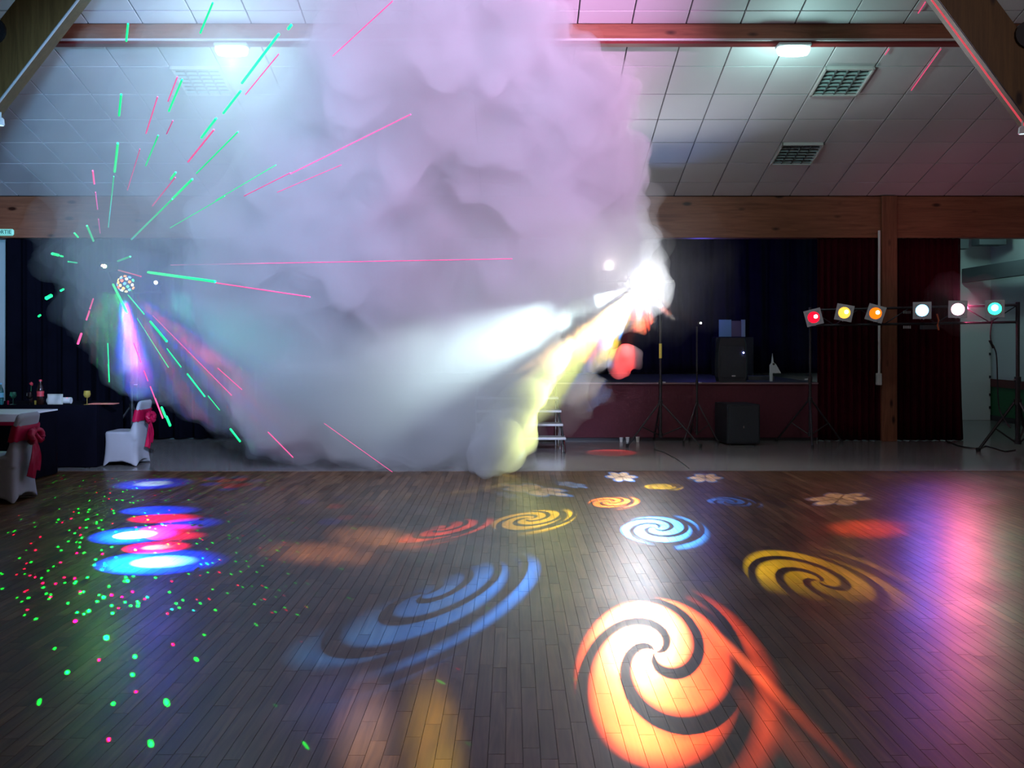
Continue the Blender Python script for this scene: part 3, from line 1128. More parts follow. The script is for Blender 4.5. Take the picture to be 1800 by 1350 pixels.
def effect_light(loc, label, w, lens_r, em, nl=1):
    e = empty('effect_light', loc, 0, label, 'stage light')
    MB().box2((-w, .03, -w * .8), (w, .34, w * .8), .015).build('housing', M_black, e)
    for s in (-1, 1):
        MB().box2((s * (w + .012) - .004, .10, -.02), (s * (w + .012) + .004, .16, w + .10)).build('yoke_arm', M_black, e)
    MB().box2((-w - .016, .10, w + .10), (w + .016, .16, w + .108)).build('yoke', M_black, e)
    MB().tube((0, .30, 0), (0, .45, 2.45 - loc[2]), .014).build('bracket', M_black, e)
    lm = MB()
    lm.tube((0, -.005, 0), (0, .028, 0), lens_r, seg=24)
    lm.build('lens', em, e)
    return e


effect_light(MAIN + Vector((0, -.0, 0)), 'dazzling white effect light on the centre tripod inside the smoke edge', .14, .12, emis('main_lens', (.95, .98, 1), 9))
effect_light(MAIN + Vector((-.44, -.0, .28)), 'second white effect light up left of the dazzling one on the centre tripod bar', .10, .075, emis('second_lens', (1, .92, .85), 5))

# ------------------------------------------------------------------ par can rig at right
YA, YBr = 13.55, 12.55
PA, PB = P(1424, 572, YA), P(1789, 566, YBr)
PA2, PB2 = P(1424, 545, YA), P(1789, 536, YBr)
sA = tripod('light_stand', PA.x, PA.y, PA.z, .66, .55, 'black tripod stand under the red lamp at the left end of the light bar', 0)
sA.rotation_euler = (0, 0, math.radians(165))
sB = tripod('light_stand', PB.x, PB.y, PB2.z + .03, .70, .50, 'black tripod stand at the right end of the light bar by the wall', 0, r=.026, legr=.02)
sB.rotation_euler = (0, 0, math.radians(195))
tb = empty('light_bar', (0, 0, 0), 0, 'black two-tube lighting bar carrying six coloured lamps', 'truss')
MB().tube(PA, PB, .018).build('chord', M_dkmetal, tb, True)
MB().tube(PA2, PB2, .018).build('chord', M_dkmetal, tb, True)
nb = 8
for i in range(nb):
    a = (PA if i % 2 else PA2).lerp(PB if i % 2 else PB2, i / nb)
    b = (PA2 if i % 2 else PA).lerp(PB2 if i % 2 else PB, (i + 1) / nb)
    MB().tube(a, b, .008).build('lattice_bar', M_dkmetal, tb)
MB().tube(PB + Vector((0, 0, -.03)), PB2 + Vector((0, 0, .04)), .028).build('end_post', M_dkmetal, tb, True)
MB().tube(PA + Vector((0, 0, -.03)), PA2 + Vector((0, 0, .04)), .022).build('end_post', M_dkmetal, tb, True)
for px_, py_ in ((1592, 549), (1592, 575)):
    t = (px_ - 1424) / 365
    Yc_ = YA + (YBr - YA) * t - .03
    for j in range(4):
        MB().box2(P(px_ + j * 3.6 - 4, py_ - 2.5, Yc_), P(px_ + j * 3.6 - 2.2, py_ + 2.5, Yc_ + .01)).build('socket_plate', M_alu, tb)
MB().box2(P(1622, 579, 12.9), P(1646, 571, 13.0), .005).build('power_box', M_greydk, tb)
MB().path([P(1647, 552, 12.85), P(1650, 563, 12.82), P(1648, 572, 12.8), P(1650, 580, 12.82)], .012).build('safety_tag', mat('orange_tape', (.8, .16, .05), .4), tb)

PARS = [(1431, 559, 'red', (1, .0, .02), 1.6, 'red lamp at the left end of the light bar', .15, -.25),
        (1485, 551, 'amber', (1, .52, .06), 1.5, 'dim amber lamp second from the left end of the light bar', .1, .2),
        (1540, 552, 'orange', (1, .15, .0), 1.7, 'orange lamp on the light bar in front of the timber post', .05, .3),
        (1622, 547, 'blue', (.16, .55, 1), 7, 'bright blue lamp on the light bar right of the timber post', 0, 0),
        (1685, 545, 'pink', (1, .40, .55), 7, 'glaring pink white lamp on the light bar', 0, .02),
        (1750, 544, 'green', (.03, 1, .45), 3.2, 'green lamp at the right end of the light bar', 0, 0)]
POW = {'red': (3, (1, .02, .02)), 'amber': (3, (1, .55, .08)), 'orange': (4, (1, .2, .02)), 'blue': (70, (.10, .12, 1)), 'pink': (150, (1, .16, .30)), 'green': (12, (.1, 1, .35))}
for (px, py, nm, col, es, lab, tz, roll) in PARS:
    t = (px - 1424) / 365
    Yc = YA + (YBr - YA) * t - .22
    q = P(px, py, Yc)
    e = empty('par_can', q, 0, lab, 'stage light', 'coloured lamps on the light bar')
    # points at the dance floor near the camera
    d = Vector((0, 2.2, .8)) - q
    e.rotation_euler = (0, 0, math.atan2(d.y, d.x) + math.pi / 2 + (.35 if px < 1500 else 0) * 0)
    e.rotation_euler.x = math.radians(-4)
    can = MB()
    # open tube with reflector
    R0 = .095
    prof = [(R0, -.10), (R0, .13), (.06, .20), (.03, .21)]
    Mx = Matrix.Rotation(-math.pi / 2, 4, 'X')
    can.lathe([(R0, -.10), (R0 + .004, -.10), (R0 + .004, .13), (.06, .21), (.03, .22)], seg=24, M=Mx)
    can.build('can', M_black, e, True)
    rr = Matrix.Rotation(roll, 4, 'Y')
    gf = MB()
    for s in (-1, 1):
        gf.box((s * .103, -.108, 0), (.034, .008, .24), M=rr)
        gf.box((0, -.108, s * .103), (.172, .008, .034), M=rr)
    # inner ring closing the square to the round opening
    for k in range(24):
        a0 = 2 * math.pi * k / 24
        gf.box((math.cos(a0) * .098, -.108, math.sin(a0) * .098), (.028, .006, .028), M=rr)
    gf.build('gel_frame', M_foil, e)
    MB().tube((0, -.1035, 0), (0, -.1005, 0), .086, seg=28).build('gel', emis('gel_' + nm, col, es), e)
    if nm in ('red', 'amber', 'orange', 'green'):
        MB().sphere((.03 if nm != 'green' else 0, -.106, .012), .030 if nm != 'green' else .045, 2, (1, .25, 1)).build('bulb_glow', emis('bulb_' + nm, (1, .8, .7) if nm != 'green' else (.5, 1, .8), 5), e)
    for s in (-1, 1):
        MB().box2((s * .108 - .004, -.01, -.015), (s * .108 + .004, .03, .10)).build('yoke_arm', M_black, e)
    MB().box2((-.112, -.01, .10), (.112, .03, .108)).build('yoke', M_black, e)
    MB().tube((0, .01, .105), (0, .16, .03), .012).build('hook_clamp', M_black, e)
    for s in (-1, 1):
        MB().sphere((s * .022, -.114, -.125), .008, 1).build('clip', M_chrome, e)
    w_, c2 = POW[nm]
    lamp('par_light', 'SPOT', q + Vector((0, -.15, 0)), w_, c2, (q.x * .62, 2.0, .0), .05, 100, 1.0)

lamp('par_glow', 'POINT', P(1700, 540, 12.62), 14, (1, .12, .3), None, .03)
lamp('par_glow', 'POINT', P(1626, 545, 12.8), 5, (.1, .12, 1), None, .03)

# cable from the bar down to the floor and along it
q = P(1748, 575, 12.62)
cb = empty('power_cable', q, 0, 'black power cable hanging from the light bar with a plug', 'cable')


def rel(pts, o):
    return [Vector(p) - o.location for p in pts]


def smoothpath(pts, n=6):
    pts = [Vector(p) for p in pts]
    out = []
    for i in range(len(pts) - 1):
        p0, p1, p2, p3 = pts[max(i - 1, 0)], pts[i], pts[i + 1], pts[min(i + 2, len(pts) - 1)]
        for k in range(n):
            t = k / n
            out.append(.5 * ((2 * p1) + (-p0 + p2) * t + (2 * p0 - 5 * p1 + 4 * p2 - p3) * t * t + (-p0 + 3 * p1 - 3 * p2 + p3) * t ** 3))
    out.append(pts[-1])
    return out


MB().path(smoothpath(rel([P(1744, 564, 12.66), P(1741, 585, 12.62), P(1742, 600, 12.6), P(1748, 612, 12.6), P(1752, 630, 12.6), P(1754, 690, 12.6), P(1757, 720, 12.6), P(1768, 742, 12.5), P(1776, 752, 12.4)], cb)), .009).build('cord', M_black, cb, True)
MB().path(rel([P(1740, 598, 12.6), P(1746, 612, 12.6)], cb), [.022, .014]).build('plug', M_black, cb, True)
gc = [G(1664, 777), G(1678, 782), G(1690, 786), G(1720, 789), G(1732, 785), G(1745, 788), G(1766, 794), G(1785, 792)]
MB().path(smoothpath([p + Vector((0, 0, .009)) for p in gc]), .009).build('floor_cable', M_black, smooth=True, label='black cable lying on the grey floor between curtain and right stand', cat='cable')
gc = [G(1150, 790), G(1170, 797), G(1190, 808), G(1212, 824)]
MB().path(smoothpath([p + Vector((0, 0, .005)) for p in gc]), .005).build('floor_cable', M_black, smooth=True, label='thin dark cable crossing the grey floor below the centre tripod', cat='cable')

# ------------------------------------------------------------------ lit ceiling lamps on the purlin
for px, lab in ((1397, 'lit oval white ceiling lamp under the timber purlin at right'), (405, 'lit oval white ceiling lamp under the timber purlin glowing through the smoke')):
    Yl = PUR - .03
    zb = zc(PUR) - .216
    xc = xx(px, Yl)
    e = empty('ceiling_lamp', (xc, PUR + .02, zb), 0, lab, 'ceiling lamp', 'lit lamps under the purlin')
    mb = MB()
    mb.box((0, 0, -.02), (.37, .15, .04), bevel=.012)
    mb.build('base', mat('lamp_base', (.5, .6, .6), .5), e)
    mb = MB()
    ring = []
    for z, s in ((-.04, 1.0), (-.085, .98), (-.115, .88), (-.125, .6)):
        ring.append([mb.bm.verts.new((math.copysign(abs(math.cos(a)) ** .5, math.cos(a)) * .18 * s, math.copysign(abs(math.sin(a)) ** .6, math.sin(a)) * .075 * s, z)) for a in [2 * math.pi * k / 28 for k in range(28)]])
    for a_, b_ in zip(ring, ring[1:]):
        for i in range(28):
            mb.bm.faces.new((a_[i], a_[(i + 1) % 28], b_[(i + 1) % 28], b_[i]))
    mb.bm.faces.new(ring[0])
    mb.bm.faces.new(ring[-1])
    mb.build('diffuser', M_lampw, e, True)
    lamp('ceiling_lamp_light', 'POINT', (xc, PUR + .02, zb - .22), 34, (.55, 1, .95), None, .10)

# ------------------------------------------------------------------ exit sign, upper left
q = P(4, 408.5, 13.97)
e = empty('exit_sign', q, 0, 'small green lit exit sign on the timber beam at the left edge', 'sign')
MB().box((0, 0, 0), (.36, .05, .105), bevel=.02).build('housing', M_signw, e)
fc = bpy.data.curves.new('lettering', 'FONT')
fc.body = 'SORTIE'
fc.size = .085
fc.align_x = 'CENTER'
fc.align_y = 'CENTER'
fc.extrude = .002
to = bpy.data.objects.new('lettering', fc)
COL.objects.link(to)
to.rotation_euler = (math.pi / 2, 0, 0)
to.location = (.02, -.028, 0)
dg = bpy.context.evaluated_depsgraph_get()
me = bpy.data.meshes.new_from_object(to.evaluated_get(dg))
me.materials.clear()
me.materials.append(M_signt)
t3 = bpy.data.objects.new('lettering', me)
t3.rotation_euler = to.rotation_euler
t3.location = to.location
bpy.data.objects.remove(to)
COL.objects.link(t3)
t3.name = 'lettering'
t3.parent = e


# ------------------------------------------------------------------ tables
def draped_table(x0, x1, y0, y1, h, label, m, seed):
    r = random.Random(seed)
    e = empty('banquet_table', ((x0 + x1) / 2, (y0 + y1) / 2, 0), 0, label, 'table')
    w, d = (x1 - x0) / 2, (y1 - y0) / 2
    mb = MB()
    per = []
    n = 60
    corners = [(-w, -d), (w, -d), (w, d), (-w, d)]
    for k in range(4):
        a, b = Vector(corners[k]), Vector(corners[(k + 1) % 4])
        m_ = max(6, int((b - a).length / .06))
        for i in range(m_):
            per.append((a.lerp(b, i / m_), (b - a).normalized()))
    rings = []
    for j, z in enumerate([h, h - .012, h * .66, h * .33, .012]):
        t = (h - z) / h
        ring = []
        for i, (p, dd) in enumerate(per):
            nrm = Vector((dd.y, -dd.x))
            off = .006 + t * (.012 + .014 * math.sin(i * .9 + seed) + .008 * math.sin(i * 2.3)) if j else 0
            q = p + nrm * off
            ring.append(mb.bm.verts.new((q.x, q.y, z)))
        rings.append(ring)
    nn = len(per)
    for a, b in zip(rings, rings[1:]):
        for i in range(nn):
            mb.bm.faces.new((a[i], a[(i + 1) % nn], b[(i + 1) % nn], b[i]))
    mb.bm.faces.new(rings[0])
    mb.build('cloth', m, e, True)
    MB().box2((-w + .05, -d + .05, h - .04), (w - .05, d - .05, h - .008)).build('tabletop', M_greydk, e)
    for sx_ in (-1, 1):
        for sy_ in (-1, 1):
            MB().tube((sx_ * (w - .15), sy_ * (d - .12), 0), (sx_ * (w - .15), sy_ * (d - .12), h - .04), .018).build('leg', M_dkmetal, e)
    return e


T1 = draped_table(-8.6, -5.13, 11.08, 11.84, .772, 'long head table under a floor-length black cloth behind the nearer chair', M_blackcloth, 2)
T2 = draped_table(-8.4, -5.37, 9.92, 10.6, .74, 'black-draped table with white top cloth and pink trim at the left edge', M_blackcloth, 5)
MB().box2((-1.515 - .01, -.35, .741), (1.515 + .01, .35, .758), .004).build('white_runner', M_whitecloth, T2)
MB().box2((-1.52, -.364, .668), (1.52, -.349, .757), .004).build('runner_drop', M_whitecloth, T2)
MB().box2((-1.50, -.362, .628), (1.50, -.351, .672), .003).build('pink_trim', M_sash, T2)

# things on the head table
ZT1 = .772


def on1(px, py):
    # point on head table top seen at pixel row py (its foot)
    Y = (H - ZT1) * F / (py - HY)
    Y = min(max(Y, 11.14), 11.78)
    return Vector((xx(px, Y), Y, ZT1))


def glass(px, py, h, m, label, stem=True):
    p = on1(px, py)
    e = empty('wine_glass', p, 0, label, 'glass')
    r = h * .26
    if stem:
        MB().lathe([(r * .9, 0), (r * .85, .003), (.004, .008), (.004, h * .45)], seg=18).build('stem', m, e, True)
        MB().lathe([(.005, h * .45), (r * .75, h * .56), (r, h * .74), (r * .82, h), (r * .78, h), (r * .93, h * .74), (r * .68, h * .58), (.003, h * .48)], seg=18).build('bowl', m, e, True)
    else:
        MB().lathe([(r * .8, 0), (r, h), (r * .93, h), (r * .74, .006)], seg=18).build('bowl', m, e, True)
    return e


def bottle(px, py, h, m, ml, label):
    p = on1(px, py)
    e = empty('bottle', p, 0, label, 'bottle')
    r = h * .135
    MB().lathe([(r * .85, 0), (r, .01), (r, h * .30), (r * .88, h * .4), (r, h * .52), (r * .9, h * .66), (r * .38, h * .86), (r * .34, h * .94)], seg=20).build('body', m, e, True)
    MB().lathe([(r * .42, h * .925), (r * .42, h), (r * .3, h)], seg=14).build('cap', ml, e, True)
    MB().lathe([(r * 1.015, h * .33), (r * .95, h * .4), (r * 1.03, h * .52), (r * 1.0, h * .54)], seg=20).build('label', ml, e, True)
    return e


bottle(71, 712, .31, M_cola, M_label, 'dark cola bottle with red label standing on the head table')
bottle(1, 715, .27, M_bluebot, mat('aqua_cap', (.2, .6, .8), .4), 'aqua plastic bottle at the left end of the head table')
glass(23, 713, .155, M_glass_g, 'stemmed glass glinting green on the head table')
glass(52, 715, .15, M_glass, 'clear stemmed glass just left of the cola bottle')
glass(153, 716, .17, M_gold, 'gold-tinted stemmed glass near the right end of the head table')
glass(62, 713, .05, M_gold, 'small yellowish tumbler between the clear glass and the cola bottle', False)
glass(14, 716, .05, M_sash, 'small pink tumbler left of the green glinting glass', False)
p = on1(97, 716)
e = empty('menu_frame', p, 0, 'small pale framed card standing on the head table', 'picture frame')
MB().box((0, 0, .066), (.19, .012, .13), bevel=.003).build('frame', mat('cream_frame', (.5, .52, .46), .5), e)
MB().box((0, -.0075, .066), (.155, .003, .095)).build('card', M_paper, e)
p = on1(99, 712)
e = MB().box((0, 0, 0), (1, 1, 1))
e.bm.free()
e = empty('paper_roll', p + Vector((0, .09, 0)), 0, 'white rolled paper lying behind the small framed card', 'paper')
MB().tube((-.15, 0, .045), (.14, 0, .045), .04, seg=18).build('roll', M_paper, e, True)
p = on1(170, 711)
e = empty('folded_napkin', p, 0, 'flat folded salmon napkin at the right end of the head table', 'napkin')
MB().box((.06, .06, .006), (.32, .16, .012), bevel=.003).build('cloth', mat('salmon_napkin', (.7, .2, .15), .7), e)
p = on1(47, 708)
e = empty('rose_vase', p + Vector((0, .1, 0)), 0, 'single red rose in a slim vase on the head table', 'flower')
MB().lathe([(.022, 0), (.025, .06), (.010, .12), (.012, .14)], seg=14).build('vase', M_cola, e, True)
MB().tube((0, 0, .12), (.004, 0, .22), .003).build('stem', M_green, e)
rb = MB()
for k in range(7):
    a = k * 2.4
    rb.sphere((.004 + .010 * math.cos(a), .010 * math.sin(a), .228 + .003 * k), .014, 1, (1, 1, 1.2))
rb.build('bloom', M_label, e, True)


# ------------------------------------------------------------------ covered chairs
def chair(x, y, rz, label):
    e = empty('banquet_chair', (x, y, 0), rz, label, 'chair', 'banquet chairs with pink sashes')
    W2, D2 = .215, .21       # half width (local y) and depth (local x); chair faces -x
    SH, BH = .435, .80
    mb = MB()
    rings = []
    N = 48
    for j, (z, gr) in enumerate([(0.0, 1.10), (.05, 1.06), (.16, 1.0), (.30, .97), (.41, .985), (SH - .008, .97), (SH, .90)]):
        ring = []
        for k in range(N):
            a = 2 * math.pi * k / N
            ca, sa = math.cos(a), math.sin(a)
            n_ = .28
            xx_ = math.copysign(abs(ca) ** n_, ca) * D2 * gr
            yy_ = math.copysign(abs(sa) ** n_, sa) * W2 * gr
            cor = (abs(math.sin(2 * a)))            # 1 at corners
            if z < .2:
                sh = (1 - .10 * (1 - cor) * (1 - z / .2))
                xx_ *= sh
                yy_ *= sh
            lift = .075 * (1 - cor ** 1.2) * max(0, 1 - z / .25)
            ring.append(mb.bm.verts.new((xx_, yy_, z + lift)))
        rings.append(ring)
    for a_, b_ in zip(rings, rings[1:]):
        for k in range(N):
            mb.bm.faces.new((a_[k], a_[(k + 1) % N], b_[(k + 1) % N], b_[k]))
    mb.bm.faces.new(rings[0][::-1])
    mb.bm.faces.new(rings[-1])
    # backrest loft
    rings = []
    for j, (z, t, w, lean) in enumerate([(.33, .05, .97, 0), (.44, .055, .96, .0), (.52, .035, .94, .015), (.62, .03, .95, .035), (.72, .028, .96, .055), (BH - .02, .026, .93, .07), (BH, .016, .86, .072)]):
        ring = []
        for k in range(24):
            a = 2 * math.pi * k / 24
            ca, sa = math.cos(a), math.sin(a)
            ring.append(mb.bm.verts.new((D2 - .055 + lean + math.copysign(abs(ca) ** .6, ca) * t, math.copysign(abs(sa) ** .35, sa) * W2 * w, z + (.02 if j == 6 else 0) * (1 - sa * sa) - .0)))
        rings.append(ring)
    for a_, b_ in zip(rings, rings[1:]):
        for k in range(24):
            mb.bm.faces.new((a_[k], a_[(k + 1) % 24], b_[(k + 1) % 24], b_[k]))
    mb.bm.faces.new(rings[0][::-1])
    mb.bm.faces.new(rings[-1])
    o = mb.build('cover', M_cover, e, True)
    r_ = o.modifiers.new('r', 'REMESH')
    r_.mode = 'VOXEL'
    r_.voxel_size = .011
    s_ = o.modifiers.new('s', 'SMOOTH')
    s_.iterations = 4
    apply_mods(o)
    o.data.polygons.foreach_set('use_smooth', [True] * len(o.data.polygons))
    # sash band round the back
    mb = MB()
    rings = []
    for j, (z, lean, t) in enumerate([(.56, .022, .047), (.60, .03, .045), (.65, .042, .043), (.69, .05, .041), (.705, .052, .036)]):
        ring = []
        for k in range(28):
            a = 2 * math.pi * k / 28
            ca, sa = math.cos(a), math.sin(a)
            ring.append(mb.bm.verts.new((D2 - .055 + lean + math.copysign(abs(ca) ** .6, ca) * t, math.copysign(abs(sa) ** .35, sa) * (W2 + .006), z + .006 * math.sin(k * 1.7 + j))))
        rings.append(ring)
    for a_, b_ in zip(rings, rings[1:]):
        for k in range(28):
            mb.bm.faces.new((a_[k], a_[(k + 1) % 28], b_[(k + 1) % 28], b_[k]))
    mb.build('sash_band', M_sash, e, True)
    bx = D2 + .045
    MB().sphere((bx + .02, 0, .635), .035, 2, (.8, 1, 1.15)).build('knot', M_sash, e, True)
    for s in (-1, 1):
        lp = MB()
        pts, rad = [], []
        for k in range(11):
            a = math.pi * 2 * k / 10
            pts.append((bx + .025 + .02 * math.sin(a / 2), s * (.012 + .085 * math.sin(a / 2)), .635 - .05 * math.sin(a / 2) + .045 * math.sin(a)))
            rad.append(.014 + .020 * math.sin(a / 2))
        lp.path(pts, rad, 10)
        lp.build('bow_loop', M_sash, e, True)
    for s, ln in ((-1, .40), (1, .34)):
        tl = MB()
        rr = []
        for k in range(9):
            t = k / 8
            w = .025 + .035 * t
            cxx = bx + .02 + .02 * math.sin(t * 3)
            cyy = s * (.015 + .03 * t)
            z = .62 - ln * t
            rr.append([tl.bm.verts.new((cxx + dx + .012 * math.sin(5 * q_ + t * 4), cyy + q_ * w, z + (-.02 * q_ if k == 8 else 0))) for q_, dx in ((-1, 0), (-.5, .008), (0, 0), (.5, .008), (1, 0), (1, -.006), (0, -.008), (-1, -.006))])
        for a_, b_ in zip(rr, rr[1:]):
            for k in range(8):
                tl.bm.faces.new((a_[k], a_[(k + 1) % 8], b_[(k + 1) % 8], b_[k]))
        tl.bm.faces.new(rr[0])
        tl.bm.faces.new(rr[-1][::-1])
        tl.build('sash_tail', M_sash, e, True)
    return e


chair(-4.86, 11.35, 0, 'white stretch-covered chair with magenta sash at the right end of the head table')
c2_ = chair(-4.98, 8.80, 0, 'white stretch-covered chair with magenta sash on the wood floor at the left edge')
c2_.scale = (1.08, 1.0, 1.06)

# ------------------------------------------------------------------ left stand with laser, ball light and small spot
sl_ = tripod('light_stand', xx(232, 12.75), 12.75, 2.25, .62, .42, 'black tripod stand hidden in the smoke behind the head table chair', math.radians(30))
MB().tube((-.42, 0, 2.25), (.42, 0, 2.25), .016).build('cross_bar', M_black, sl_, True)
sl_.rotation_euler = (0, 0, 0)
# ball light
e = empty('ball_light', BALL, 0, 'round multi-lens ball light with glowing coloured lenses at left in the smoke', 'stage light')
MB().sphere((0, 0, 0), .115, 3).build('ball', M_black, e, True)
MB().tube((0, .1, -.02), (0, .24, -.10), .015).build('bracket', M_black, e)
cols = [(1, .45, .12), (1, .8, .35), (.25, .5, 1), (1, .3, .15), (.9, .95, .8), (1, .6, .2), (.2, .8, .45), (.3, .6, 1)]
LM = [emis('ball_lens_%d' % i, tuple(x ** 1.6 for x in c), 3.0) for i, c in enumerate(cols)]
dirs = []
nL = 46
for i in range(nL):
    z = 1 - 2 * (i + .5) / nL
    a = i * 2.39996
    r = math.sqrt(1 - z * z)
    d = Vector((r * math.cos(a), r * math.sin(a), z))
    if d.y < -.05:
        dirs.append(d)
for i, d in enumerate(dirs):
    MB().tube(d * .110, d * .123, .021, .019, seg=12).build('lens', LM[(i * 5) % 8], e)
# laser projector with its beams
lp = empty('laser_projector', LASER, 0, 'small laser projector at left throwing green and red beams through the smoke', 'laser')
MB().box2((-.09, .02, -.06), (.09, .26, .06), .008).build('housing', M_black, lp)
MB().tube((0, .1, -.06), (.05, .18, -.28), .012).build('bracket', M_black, lp)
MB().tube((0, .004, 0), (0, .02, 0), .024, seg=18).build('aperture', emis('laser_aperture', (.55, 1, .45), 40), lp)
MB().tube((-.03, .004, .01), (-.03, .02, .01), .014, seg=14).build('aperture', emis('laser_aperture_red', (1, .5, .3), 25), lp)
e = empty('pin_spot', SPOTL, 0, 'tiny white pin spot right of the multi-lens ball light', 'stage light')
MB().lathe([(.03, -.04), (.045, .0), (.045, .10), (.02, .13)], seg=16, M=Matrix.Rotation(-math.pi / 2, 4, 'X')).build('can', M_black, e, True)
MB().tube((0, -.046, 0), (0, -.041, 0), .024, seg=16).build('lens', emis('pin_lens', (.95, .9, 1), 25), e)
MB().tube((0, .1, -.03), (-.05, .24, -.10), .012).build('bracket', M_black, e)
lamp('pin_light', 'SPOT', SPOTL + Vector((0, -.1, 0)), 75, (.10, .10, 1), (-3.2, 3.5, 0), .06, 80, 1)
lamp('laser_glow', 'SPOT', LASER + Vector((0, -.05, 0)), 34, (.25, 1, .12), (-3.6, 3.5, 0), .06, 80, 1)

GB = [emis('green_beam_%d' % i, (.01, 1, .22), s) for i, s in enumerate((.28, .5, .9))]  # emissive tubes imitate laser light scattered in the smoke
RB = [emis('red_beam_%d' % i, (1, .08, .22), s) for i, s in enumerate((.35, .6, 1.0))]


def beam(x1, y1, x2, y2, col, lv, wpx, Yend=7.6):
    """piece of a laser beam between two sighted points, lying on a line from the projector towards the hall"""
    # depth along the beam follows the distance from the projector, ending at Yend
    s1 = math.hypot(x1 - 183, y1 - 468)
    s2 = math.hypot(x2 - 183, y2 - 468)
    # true straight line from LASER to the end point
    E = P(x2, y2, Yend)
    k = s1 / s2
    # perspective-correct parameter of the point that shows at fraction k of the way
    t = k * Yend and (k * LASER.y) / (E.y + k * (LASER.y - E.y))
    A = LASER.lerp(E, min(max(t, 0), .999))
    A, E = A - LASER, E - LASER
    MB().tube(A, E, wpx * (A.y + LASER.y) / F / 2, wpx * (E.y + LASER.y) / F / 2, seg=6).build('beam', (GB if col == 'g' else RB)[lv], lp)


BE = [(260, 482, 378, 495, 'g', 2, 4.5), (380, 497, 545, 522, 'r', 1, 2.2), (208, 475, 248, 486, 'r', 1, 2.0),
      (199, 500, 223, 549, 'g', 2, 4), (226, 518, 253, 552, 'g', 1, 2), (265, 565, 293, 600, 'g', 1, 4), (295, 612, 318, 645, 'g', 1, 2), (330, 657, 360, 697, 'g', 2, 2.5),
      (362, 699, 386, 721, 'g', 0, 1.5), (284, 716, 291, 733, 'g', 2, 4), (291, 733, 299, 748, 'g', 2, 4.5), (274, 700, 286, 735, 'r', 2, 2.6), (263, 680, 272, 700, 'r', 1, 2),
      (253, 652, 260, 670, 'r', 1, 1.6), (234, 604, 248, 637, 'r', 1, 1.6), (404, 755, 422, 776, 'g', 2, 3.5), (471, 760, 515, 804, 'r', 1, 2), (540, 782, 690, 830, 'r', 0, 1),
      (190, 604, 191, 640, 'g', 0, 1.8), (191, 640, 192, 671, 'g', 1, 2.2), (163, 525, 158, 543, 'r', 1, 2.4), (156, 546, 152, 562, 'r', 1, 2.8), (144, 587, 137, 604, 'r', 2, 4),
      (163, 300, 166, 323, 'r', 2, 3), (168, 338, 171, 368, 'r', 1, 2), (173, 385, 176, 410, 'r', 0, 1.8), (153, 397, 163, 424, 'g', 1, 3.5), (131, 410, 137, 417, 'g', 2, 3),
      (225, 42, 222, 72, 'g', 1, 4), (213, 166, 210, 203, 'g', 1, 4), (207, 252, 203, 302, 'g', 1, 4.5), (200, 310, 195, 400, 'g', 0, 2),
      (277, 170, 258, 235, 'r', 1, 2.2), (246, 262, 227, 335, 'r', 0, 1.8), (312, 135, 295, 178, 'r', 1, 2.2), (320, 140, 296, 195, 'g', 1, 3.5), (304, 212, 294, 236, 'r', 0, 2), (278, 238, 258, 292, 'g', 0, 2.5),
      (374, 5, 352, 58, 'g', 0, 3.5), (512, 44, 508, 52, 'g', 2, 5), (490, 60, 425, 146, 'g', 2, 4.5), (423, 160, 394, 200, 'g', 2, 4), (380, 208, 354, 242, 'g', 2, 4),
      (376, 228, 330, 284, 'r', 1, 3), (309, 303, 300, 315, 'g', 1, 3.5), (308, 312, 268, 362, 'r', 0, 2.2), (418, 232, 346, 305, 'g', 0, 2.5), (338, 315, 303, 350, 'g', 1, 4), (303, 350, 235, 425, 'g', 0, 3),
      (490, 95, 430, 165, 'r', 0, 2), (722, 201, 510, 304, 'r', 2, 2.2), (510, 304, 430, 346, 'r', 0, 2), (690, 2, 585, 98, 'r', 0, 2), (395, 345, 300, 402, 'g', 0, 1.5), (600, 290, 485, 332, 'r', 0, 1.5),
      (485, 290, 370, 338, 'g', 0, 1.5), (300, 460, 900, 455, 'r', 0, 1.5), (229, 451, 208, 461, 'g', 0, 3.5), (92, 446, 102, 451, 'g', 2, 5), (107, 450, 110, 452, 'g', 2, 3),
      (82, 524, 93, 526, 'g', 2, 7), (107, 511, 114, 513, 'g', 2, 4), (68, 556, 74, 558, 'g', 1, 4), (120, 460, 135, 464, 'g', 0, 2.5), (275, 548, 407, 695, 'r', 0, 1.3), (383, 647, 425, 685, 'r', 0, 1.5), (240, 560, 296, 646, 'g', 0, 1.2)]
for b_ in BE:
    x1, y1, x2, y2, c, lv, w = b_
    s1 = math.hypot(x1 - 183, y1 - 468)
    s2 = math.hypot(x2 - 183, y2 - 468)
    if s1 > s2:
        x1, y1, x2, y2 = x2, y2, x1, y1
        s1, s2 = s2, s1
    # long beams come nearer to the viewer
    Ye = 10.5 - 3.2 * min(s2 / 330, 1)
    if y2 > 640:
        Ye = max(Ye, 9.2)
    beam(x1, y1, x2, y2, c, lv, w, Ye)
# glowing tubes in place of red laser light striking roof parts at right
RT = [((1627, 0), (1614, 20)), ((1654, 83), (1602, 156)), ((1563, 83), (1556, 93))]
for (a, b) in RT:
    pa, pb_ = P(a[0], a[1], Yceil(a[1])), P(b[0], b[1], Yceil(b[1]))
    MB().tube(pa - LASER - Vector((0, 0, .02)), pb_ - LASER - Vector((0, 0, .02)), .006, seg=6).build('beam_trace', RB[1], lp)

# ------------------------------------------------------------------ smoke


